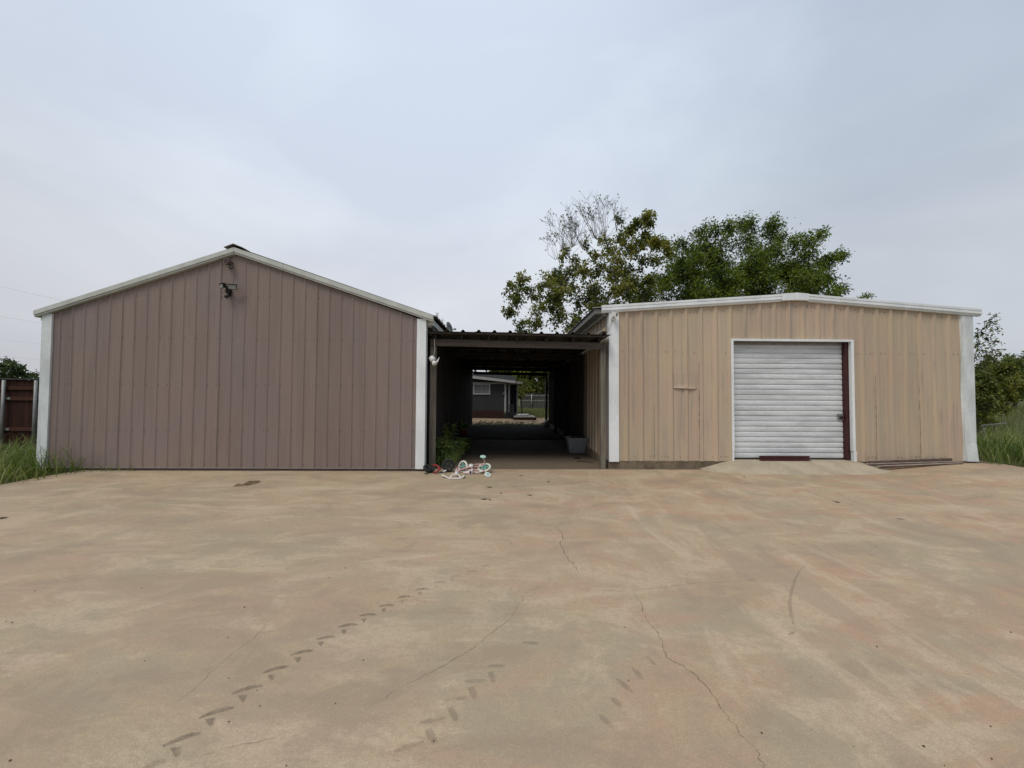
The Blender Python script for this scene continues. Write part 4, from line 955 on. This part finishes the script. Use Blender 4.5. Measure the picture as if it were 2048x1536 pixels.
MB().add([(hq(1019,765).x,HY-.2,f1.z-.22),(e.x,HY-.2,e.z-.02),(e.x,HY-.2,e.z+.03),(f1.x,HY-.2,f1.z+.01),(hq(1019,765).x,HY+5,f1.z-.22),(e.x,HY+5,e.z-.02),(e.x,HY+5,e.z+.03),(f1.x,HY+5,f1.z+.01)],
   [(0,1,2,3),(7,6,5,4),(0,4,5,1),(1,5,6,2),(2,6,7,3),(3,7,4,0)]).build('porch_roof', M['flash'], ho)
# porch: dark recess, posts
pw0, pw1 = hq(1020, 800).x, hq(1033, 800, HY+1.5).x
bx('porch_wall', M['hdark'], ho, xc+.013, pw1, HY+1.6, HY+1.7, .0, f1.z-.2)
bx('porch_post', M['hwhite'], ho, hq(1017, 800).x-.03, hq(1019, 800).x+.03, HY+.3, HY+.38, .35, f1.z-.22)
bx('porch_post', M['hwhite'], ho, pw1+.002, pw1+.09, HY+1.56, HY+1.66, .25, f1.z-.18)
bx('porch_floor', M['hdark'], ho, xc+.013, pw1+.05, HY+.1, HY+1.598, .0, .30)
# window
wx0, wx1, wz0, wz1 = hq(946, 788).x, hq(980.5, 788).x, hq(960, 789).z, hq(960, 767).z
fr_ = MB(); t = .085
fr_.box(wx0, wx1, HY-.05, HY-.013, wz0, wz0+t).box(wx0, wx1, HY-.05, HY-.013, wz1-t, wz1).box(wx0, wx0+t, HY-.05, HY-.013, wz0+t, wz1-t).box(wx1-t, wx1, HY-.05, HY-.013, wz0+t, wz1-t)
wf = fr_.build('window', M['hwhite'], ho); mid = (wx0+wx1)/2
bx('pane', M['glass'], wf, wx0+t, mid-.015, HY-.012, HY-.004, wz0+t, wz1-t); bx('pane', M['glass'], wf, mid+.015, wx1-t, HY-.016, HY-.004, wz0+t, wz1-t); bx('mullion', M['hwhite'], wf, mid-.014, mid+.014, HY-.03, HY-.004, wz0+t, wz1-t)
mb = MB(); z_ = wz0+t+.05
while z_ < wz1-t-.02: mb.box(wx0+t+.03, mid-.03, HY-.020, HY-.017, z_, z_+.025).box(mid+.03, wx1-t-.03, HY-.024, HY-.02, z_, z_+.025); z_ += .045
mb.build('blind', M['blind'], wf, kind='stuff')
c = hq(1007, 787); bx('wall_lamp', M['steel'], ho, c.x-.05, c.x+.05, HY-.13, HY-.031, c.z-.07, c.z+.07)
# chair at the porch
c = hq(1020, 833, HY-.6); ch = thing('porch_chair', (c.x, HY-.6, 0), 'dark slatted chair standing beside the grey house corner', 'chair')
cx, cy, cz0 = c.x+.02, HY-.6, .02; w_ = .2
bx('seat', M['black'], ch, cx-w_, cx+w_, cy-.2, cy+.2, .40, .44)
for sx_ in (-1, 1):
    for sy_ in (-1, 1): bx('leg', M['black'], ch, cx+sx_*w_-.022, cx+sx_*w_+.022, cy+sy_*.18-.02, cy+sy_*.18+.02, .0, .399 if sy_ < 0 else .9)
for k in range(4): bx('back_slat', M['black'], ch, cx-w_+.023, cx+w_-.023, cy+.165, cy+.195, .5+k*.1, .56+k*.1)
# low deck of grey boards with pale stones on it
d0, d1 = hq(1028, 837, 22.3), hq(1073, 836, 22.3)
dk = thing('wooden_deck', ((d0.x+d1.x)/2, 23.2, 0), 'low grey wooden platform right of the grey house steps', 'platform')
bx('deck_frame', M['hskirt'], dk, d0.x, d1.x, 22.4, 24.6, .0, .16)
x = d0.x; bm_ = None
while x < d1.x-.05: bx('board', M['deck'], dk, x+.004, min(x+.14, d1.x)-.004, 22.36, 24.64, .163, .19+.0); x += .14
mb = MB()
for k in range(22):
    mb.lathe((random.uniform(d0.x+.2, d1.x-.3), random.uniform(23.0,24.4), .2), (random.gauss(0,.3),random.gauss(0,.3),1), [(-.01,.03),(.03,.08),(.08,.07),(.1,.02)], 7)
tag(mb.build('rubble_pile', M['hwhite'], None, False, 'stuff'), 'pale rubble lying on the wooden platform')
# grey bag by the far post
c = at(1092, 851, 18.0); mb = MB(); mb.lathe((c.x+.02, 17.75, .02), (.1,0,1), [(0,.15),(.08,.19),(.2,.16),(.28,.09),(.31,.03)], 12)
tag(mb.build('sack', M['flash'], None, True), 'grey sack slumped at the foot of the far white pipe post', 'sack')
# far grey fence in the yard
GY = 40.
gf = thing('wooden_fence', (8, GY, 0), 'grey weathered wooden fence in the back yard beyond the lawn', 'fence')
g0 = at(1040, 790, GY).x; gt = at(1070, 787, GY).z; x = g0; pm = None
while x < 26:
    if pm is None: pm = MB().box(x, x+.15, GY, GY+.02, -.05, gt).build('picket', M['gfence'], gf)
    else:
        o = pm.copy(); COL.objects.link(o); o.parent = gf; o.location = pm.location+Vector((x-g0, 0, random.uniform(-.03,.02)))
    x += .165
for py in (791.5, 801.5):
    zc = at(1070, py, GY).z; MB().box(g0, 26, GY-.05, GY-.002, zc-.05, zc+.05).build('rail', M['deck'], gf)
for k in range(7): x = at(1063, 800, GY).x+(k-1)*2.44; MB().tube([(x, GY-.12, -.05), (x, GY-.12, gt-.05)], .06, 8).build('post', M['galv'], gf, True)

# ------------------------------------------------------------------ trees
def tree(name, label, base, fork_z, clumps, Y, lf, wr, mat, group=None, tr=.22, tw=9, per=14, cat='tree', bare=None, droop=.25, dY=1.6, lean=(0,0), pin=False):
    root = thing(name, (base[0], base[1], 0), label, cat, group); br_ = MB()
    fork = Vector((base[0]+lean[0], base[1]+lean[1], fork_z)); b0 = Vector((base[0], base[1], -.05))
    tp = [b0, b0.lerp(fork,.35)+Vector((random.gauss(0,.05),random.gauss(0,.05),0)), b0.lerp(fork,.7)+Vector((random.gauss(0,.06),0,0)), fork]
    MB().tube(tp, [tr*1.35, tr, tr*.92, tr*.85], 10).build('trunk', M['bark'], root, True)
    nodes = [(fork, tr*.8, 0)]; P = []; D = []; Nn = []; Ls = []
    CL = []
    for px, py, rp, *o in clumps:
        c = at(px, py, Y+random.uniform(-dY, dY)); CL.append((c, rp/FPX*Y, o[0] if o else 1.))
    CL.sort(key=lambda q: (q[0]-fork).length)
    tb_ = MB()
    for c, r, dens in CL:
        best = min(nodes, key=lambda q: (q[0]-c).length*(1+.8*(q[0].z > c.z+.3))+.35*(q[0]-fork).length)
        p0, r0, dep = best; mid = p0.lerp(c,.5)+Vector((random.gauss(0,.12),random.gauss(0,.12),.10*(c-p0).length)); r1 = max(.018, r0*.45)
        br_.tube([p0, p0.lerp(mid,.5)+Vector((random.gauss(0,.05),0,random.gauss(0,.05))), mid, mid.lerp(c,.6)+Vector((random.gauss(0,.06),0,random.gauss(0,.06))), c], [r0*.8, r0*.7, r0*.6, (r1+r0*.5)/2, r1*.8], 7)
        nodes += [(mid, r0*.6, dep+1), (c, r1, dep+1)]
        for k in range(int(tw*max(dens,.6))):
            v = unit(rng.normal(size=3)+np.array([0,0,.25])); e = np.array(c)+v*r*rng.uniform(.55,1.12); s0 = np.array(c)+rng.normal(size=3)*r*.15
            mm = (s0+e)/2+rng.normal(size=3)*r*.12+np.array([0,0,.08*r])
            tb_.tube([s0, mm, e], [.014,.009,.004], 4, False)
            nl = int(per*dens*rng.uniform(.6,1.4))
            for j in range(nl):
                t = .25+.8*rng.random()
                q = s0+(mm-s0)*t*2 if t < .5 else mm+(e-mm)*(t*2-1)
                if pin:          # leaflets in a flat frond along the twig
                    q = q+rng.normal(size=3)*lf*.9; dd = unit((e-s0)*.4/(r+.01)+rng.normal(size=3)*.8)
                else:
                    q = q+rng.normal(size=3)*lf*.55; dd = unit((e-s0)/(r+.01)*.5+rng.normal(size=3)*.75)
                dd[2] -= droop; P.append(q); D.append(dd); Nn.append(unit(rng.normal(size=3)*.55+np.array([0,0,1]))); Ls.append(lf*rng.uniform(.6,1.3))
    for (bx_, by_, bl, bn) in (bare or []):       # bare shoots fanning up
        c = at(bx_, by_, Y); best = min(nodes, key=lambda q: (q[0]-c).length)
        for k in range(bn):
            L0 = bl/FPX*Y*rng.uniform(.55,1.1); a = rng.normal(0,.42); e = c+Vector((math.sin(a)*L0, rng.normal(0,.3)*L0*.6, math.cos(a)*L0)); s0 = best[0].lerp(c, rng.uniform(.5,1))
            mid = s0.lerp(e,.5)+Vector((rng.normal(0,.12),0,rng.normal(0,.1))); tb_.tube([s0, mid, e], [.013,.009,.005], 4, False)
            for j in range(6):
                t = rng.uniform(.3,.95); s1 = mid.lerp(e, t); b2 = a+rng.choice([-1,1])*rng.uniform(.3,.8); l2 = L0*.32*rng.uniform(.5,1); e2 = s1+Vector((math.sin(b2)*l2, rng.normal(0,.2)*l2, math.cos(b2)*l2))
                tb_.tube([s1, s1.lerp(e2,.5)+Vector((rng.normal(0,.03),0,0)), e2], [.008,.006,.004], 4, False)
                if rng.random() < .42: P.append(np.array(e2)); D.append(unit(rng.normal(size=3)+np.array([0,0,.2]))); Nn.append(unit(rng.normal(size=3)+np.array([0,0,1]))); Ls.append(lf*.8)
    br_.build('limbs', M['bark'], root, True); tb_.build('twigs', M['twig'] if bare else M['bark'], root, False, 'stuff')
    Ls = np.array(Ls); leaf_mesh('crown', P, D, Nn, Ls, Ls*wr, mat, root, 'stuff', .2, .2)
    return root
def fill(cx, cy, rx, ry, n, r0, r1, dens=1., seed=0):
    g = random.Random(seed); res = []
    while len(res) < n:
        a, b_ = g.uniform(-1,1), g.uniform(-1,1)
        if a*a+b_*b_ <= 1: res.append((cx+a*rx, cy+b_*ry, g.uniform(r0, r1), dens))
    return res
TYA = 21.5
tc_ = at(1195, 650, TYA)
A = [(1022,580,20),(1018,625,16),(1035,600,20),(1045,560,16),(1060,590,26),(1075,628,28),(1090,570,24),(1105,600,28),(1120,640,28),(1040,655,18),(1070,655,22),(1110,560,20),(1120,545,16,.7),(1125,515,13,.6),(1135,500,12,.5),(1150,520,18,.8),(1165,545,24,.9),(1140,580,26),(1160,610,28),(1185,580,28),(1200,545,26,.9),(1195,510,18,.8),(1215,490,20,.8),(1235,520,26),(1250,490,22),(1262,465,20),(1275,450,14),(1296,432,12),(1300,448,12),(1290,470,16),(1270,500,24),(1300,490,18),(1315,485,14),(1330,490,10),(1255,545,28),(1285,530,24),(1310,525,20),(1335,505,12),(1215,600,28),(1245,590,26),(1275,570,24),(1230,560,24),(1170,650,24),(1150,660,22),(1240,440,8,.5),(1205,480,12,.5),(1175,490,14,.5),(1300,560,20),(1190,625,26),(1240,620,22)]+fill(1190,595,120,62,26,18,28,.9,11)+[(1228,505,18,.8),(1280,485,18),(1240,475,14,.7)]
tree('broadleaf_tree', 'sparse broad-leaved tree with bare grey shoots at its top, behind the carport', (tc_.x, TYA), 2.6, A, TYA, .155, .74, M['leafA'], tr=.24, tw=13, per=21, bare=[(1150,490,75,14),(1185,475,80,15),(1125,500,70,12),(1210,475,80,11),(1095,485,24,4),(1140,520,70,8),(1110,520,50,7),(1165,500,60,12),(1230,460,50,5)], droop=.4, lean=(.15,0))
TYB = 25.
tc_ = at(1470, 700, TYB)
B_ = fill(1480,560,165,60,60,20,36,1.15,3)+[(1365,490,22),(1385,505,26),(1400,470,20),(1430,465,24),(1455,455,24),(1480,450,20),(1500,452,20),(1545,450,18),(1540,470,24),(1560,480,24),(1590,490,22),(1620,485,16),(1640,475,12,.7),(1645,465,8,.6),(1610,510,24),(1640,530,18),(1660,522,14),(1680,512,11),(1650,560,20),(1665,590,20),(1685,580,10,.7),(1360,530,26),(1345,510,12,.7),(1320,560,24),(1300,580,26),(1340,590,30),(1290,600,22),(1400,590,30),(1450,600,30),(1520,600,30),(1580,595,30),(1620,595,26),(1630,560,26),(1345,555,26),(1270,600,18),(1440,500,30),(1480,497,30),(1460,530,32),(1510,520,30),(1420,525,28),(1545,505,26),(1390,545,28),(1500,485,26),(1570,540,28)]
tree('dense_tree', 'dense dark green tree rising behind the tan workshop roof', (tc_.x, TYB), 3.0, B_, TYB, .20, .42, M['leafB'], tr=.32, tw=14, per=32, droop=.3, dY=2.6, pin=True)
tc_ = at(1732, 640, 26); tree('small_tree', 'small tree top just showing above the right slope of the tan roof', (tc_.x, 26), 4.2, [(1722,597,9),(1735,592,8),(1745,594,6,.7),(1715,600,8)], 26, .15, .4, M['leafB'], tr=.08, tw=7, per=12, dY=.4)
# right of the tan workshop
tc_ = at(1950, 760, 13.5)
C_ = [(1962,700,15,.5),(1950,720,18,.8),(1975,715,13,.5),(1985,645,6,.35),(1990,632,5,.3),(1975,655,9,.4),(1962,665,10,.4),(1950,672,10,.45),(1995,660,7,.3),(1975,680,11,.4),(1955,690,13,.45),(1993,683,8,.35),(1985,700,9,.4),(2000,710,8,.4),(1945,745,20),(1965,735,16,.8),(1990,725,9,.5)]
tree('young_tree', 'spindly young tree with open branches beside the right trim of the tan workshop', (tc_.x, 13.5), 1.6, C_, 13.5, .11, .46, M['leafC'], tr=.05, tw=9, per=13, dY=.5, droop=.35)
for nm, lab, px, Y, cl, mt in (('bush','bushy dark green shrub against the right end of the tan workshop',1958,11.5,[(1955,775,24),(1962,800,24),(1950,820,22),(1972,765,20),(1980,790,18),(1965,840,20)],'leafY'),
                              ('bush','yellowish green shrub right of the dark shrub by the tan workshop',1990,14.5,[(1990,775,18),(2005,785,14),(1995,760,14),(1985,800,16),(2010,770,10),(1975,820,18),(2005,815,14),(2020,795,10),(2025,760,14),(2010,740,12),(2040,775,14),(1990,745,12)],'leafY')):
    b = at(px, 850, Y); tree(nm, lab, (b.x, Y), .5, cl, Y, .12, .55, M[mt], tr=.04, tw=14, per=20, cat='bush', dY=.5)
for px, Y, rr, lab in ((2030,48,26,'round dark tree at the far right edge of the field'),(2075,55,34,'broad tree beyond the right picture edge of the field'),(1985,60,26,'distant tree low on the field behind the shrubs'),(2125,50,40,'large tree standing farthest right along the field')):
    b = at(px, 780, Y); tree('field_tree', lab, (b.x, Y), 1.2, [(px+random.uniform(-rr,rr), 752+random.uniform(-32,34), rr*.5) for k in range(24)], Y, .32, .6, M['leafC'], 'trees across the field', tr=.2, tw=10, per=26, dY=2)
# behind the fence on the left
b = at(20, 770, 34)
tree('distant_tree', 'dark round tree showing above the wooden fence at the left', (b.x, 34), 1.8, fill(8,748,28,16,12,8,12,1.1,5)+[(42,738,6),(50,752,6),(26,728,7),(14,724,8),(-20,740,13),(-10,752,15),(46,747,5)], 34, .22, .6, M['leafD'], tr=.18, tw=8, per=12, dY=1.5)
b = at(68, 770, 40); tree('distant_tree', 'low faint tree tip above the fence beside the white corner trim', (b.x, 40), 1.2, [(62,752,6),(70,750,5),(76,755,5),(56,756,6)], 40, .25, .6, M['leafD'], tr=.1, tw=6, per=9, dY=.6)
# behind the brown shed roof at its right eave
b = at(880, 700, 21); tree('sapling', 'thin pale sapling peeping over the right eave of the brown shed', (b.x, 21), 3.6, [(875,632,5,.5),(884,645,5,.7),(890,652,4,.6),(878,640,4,.6)], 21, .12, .4, M['leafC'], tr=.04, tw=5, per=4, dY=.3)
p = at(899, 655, 19.2); sd_ = thing('satellite_dish', (p.x, 19.2, 0), 'small grey satellite dish behind the brown shed eave', 'satellite dish')
MB().tube([(p.x, 19.2, 0), (p.x, 19.2, p.z-.1)], .03, 8).build('mast', M['galv'], sd_, True)
MB().lathe((p.x, 19.2, p.z), (.9,-.35,.25), [(-.06,.03),(-.05,.16),(.0,.30),(.006,.30),(-.04,.15),(-.05,.02)], 18).build('dish', M['steel'], sd_, True)
MB().tube([(p.x-.02, 19.15, p.z-.2), (p.x+.28, 19.05, p.z-.12)], .015, 6).lathe((p.x+.28, 19.05, p.z-.1), (-.9,.3,.2), [(-.06,.05),(.06,.035)], 8).build('feed_arm', M['steel'], sd_)
# green wall of trees behind the yard
for px, Y, rr, lab in ((1062,44,26,'tall yellow-green tree behind the grey yard fence, right of the house'),(1105,46,30,'bushy tree behind the carport far post in the back yard'),(1020,48,26,'bushy tree behind the grey house porch'),(1160,50,40,'wide tree in the back yard behind the tan workshop')):
    b = at(px, 800, Y); tree('yard_tree', lab, (b.x, Y), 1.5, [(px+random.uniform(-rr,rr), 765+random.uniform(-30,22), rr*.5) for k in range(26)], Y, .34, .6, M['leafY'], 'trees behind the back yard', tr=.2, tw=11, per=36, dY=2)
b = at(1044, 795, 30); tree('bush', 'green bush beside the grey house porch roof', (b.x, 30), .6, [(1042,775,9),(1048,785,9),(1040,795,9),(1052,770,7),(1045,765,7)], 30, .16, .5, M['leafY'], tr=.05, tw=9, per=12, cat='bush', dY=.6)

# ------------------------------------------------------------------ grass
def scat(n, f):
    res = []
    while len(res) < n:
        q = f()
        if q: res.append(q)
    return np.array(res)
def gl():
    x = random.uniform(-12.5,-7.7); y = random.uniform(4.9, 8.8)
    lim = -7.78+.10*math.sin(y*3)-.25*sm((6.-y)/1.2)+random.gauss(0,.08)
    if y > 7.3 and x > -8.75: return None
    if x > lim: return None
    return (x, y, -.03)
P = scat(3600, gl); H_ = rng.uniform(.30,.85,len(P))*np.where(P[:,1] > 6.8, 1.0, .66); ln = rng.uniform(.25,1.15,len(P))
blades('tall_grass', P, H_, rng.uniform(.010,.024,len(P)), ln, M['grass'], 5)
P = np.array([(random.uniform(-8.3,-6.9), 7.33+random.uniform(-.05,.05), 0) for k in range(60)]); blades('grass_tufts', P, rng.uniform(.08,.25,60), .012, rng.uniform(.5,1.3,60), M['grass'], 4)
def gR():
    x = random.uniform(9.72, 14.5); y = random.uniform(6.2, 10.5)
    if y > 7.6 and x < 9.85: return None
    lim = 9.95-.3*(y < 7)
    if x < lim+random.gauss(0,.06): return None
    return (x, y, field_h(x, y))
P = scat(2600, gR); blades('tall_grass', P, rng.uniform(.35,.95,len(P)), rng.uniform(.010,.024,len(P)), rng.uniform(.25,1.1,len(P)), M['grass'], 5)
P = np.array([(random.uniform(9.62,9.95), random.uniform(7.35,7.7), .11) for k in range(22)])
blades('grass_sprigs', P, rng.uniform(.35,.8,22), .010, rng.uniform(.4,1.,22), M['grass'], 5)
def gf_():
    y = 8+50*random.random()**2; x = 9.9+random.random()*(6+y*1.1)
    return (x, y, field_h(x, y))
P = scat(16000, gf_); sc_ = np.clip(P[:,1]/14, .8, 3.5)
blades('field_grass', P, rng.uniform(.25,.6,len(P))*np.clip(sc_,.8,1.5), .014*sc_, rng.uniform(.2,.8,len(P)), M['fgrass'], 3)
def gb():
    y = 24.8+15*random.random(); x = random.uniform(1.2, 8)
    return (x, y, -.03)
P = scat(7000, gb); blades('lawn_grass', P, rng.uniform(.12,.4,len(P)), .03, rng.uniform(.2,.8,len(P)), M['fgrass'], 3)
P = np.array([(random.uniform(-1.4,2.0), random.uniform(17.6,19.4), .015) for k in range(130)]); blades('litter_grass', P, rng.uniform(.04,.14,len(P)), .025, rng.uniform(.6,1.4,len(P)), M['weed'], 3)
mb = MB()
for k in range(220):
    c = Vector((random.uniform(-1.4,3.4), 19.2+abs(random.gauss(0,1.2)), .03)); a = random.uniform(0,6.3); d = Vector((math.cos(a),math.sin(a),random.uniform(0,.4)))*.10; s_ = Vector((-math.sin(a),math.cos(a),.2))*.05; mb.add([c-d,c+s_,c+d,c-s_], [(0,1,2,3)])
mb.build('leaf_litter', M['dryleaf'], None, False, 'stuff')
# scrap strip in the right grass
p = at(1985, 850, 10.2); sp = MB().bar(at(1962,851,10.2), at(2012,846,10.5), .025, .02).bar(at(1968,853,10.2)+Vector((0,.02,-.02)), at(1972,880,10.2), .03, .03)
tag(sp.build('scrap_bar', M['galv']), 'pale metal scrap bar lying in the tall grass right of the tan workshop', 'scrap metal')
# overhead wires on the left
for i, (a, b_) in enumerate((((0,573),(128,602)),((0,633),(92,648)),((0,680),(90,688)),((0,713),(90,720)))):
    Yw = 42.
    A, B = at(*a, Yw), at(*b_, Yw); d = B-A; p0, p1 = A-d*3.5, A+d*4.5; P = []
    for k in range(17):
        t = k/16; P.append(p0.lerp(p1, t)+Vector((0,0,-.3*4*t*(1-t)+.3)))
    tag(MB().tube(P, .008 if i < 2 else .005, 5).build('overhead_wire', M['wire']), ('highest overhead wire running down behind the left rake trim','second highest overhead wire left of the brown shed','faint third overhead wire left of the brown shed','lowest faint overhead wire just above the fence trees')[i], 'wire', 'overhead wires at the left')

# far woods along the horizon: one mass
P = []; D = []; Nn = []
for k in range(9000):
    a = rng.uniform(-1.25, 1.25); Yf = rng.uniform(150, 175); x = math.tan(a)*Yf; hh = 4.5+2.5*math.sin(x*.05)+1.5*math.sin(x*.17+1)+1.2*math.sin(x*.41)
    P.append((x, Yf, rng.uniform(0, 1)**.8*hh)); D.append(unit(rng.normal(size=3))); Nn.append(unit(rng.normal(size=3)+np.array([0,0,.6])))
leaf_mesh('far_woods', P, D, Nn, rng.uniform(1.5,3.2,len(P)), 1.6, M['leafC'], None, 'stuff')
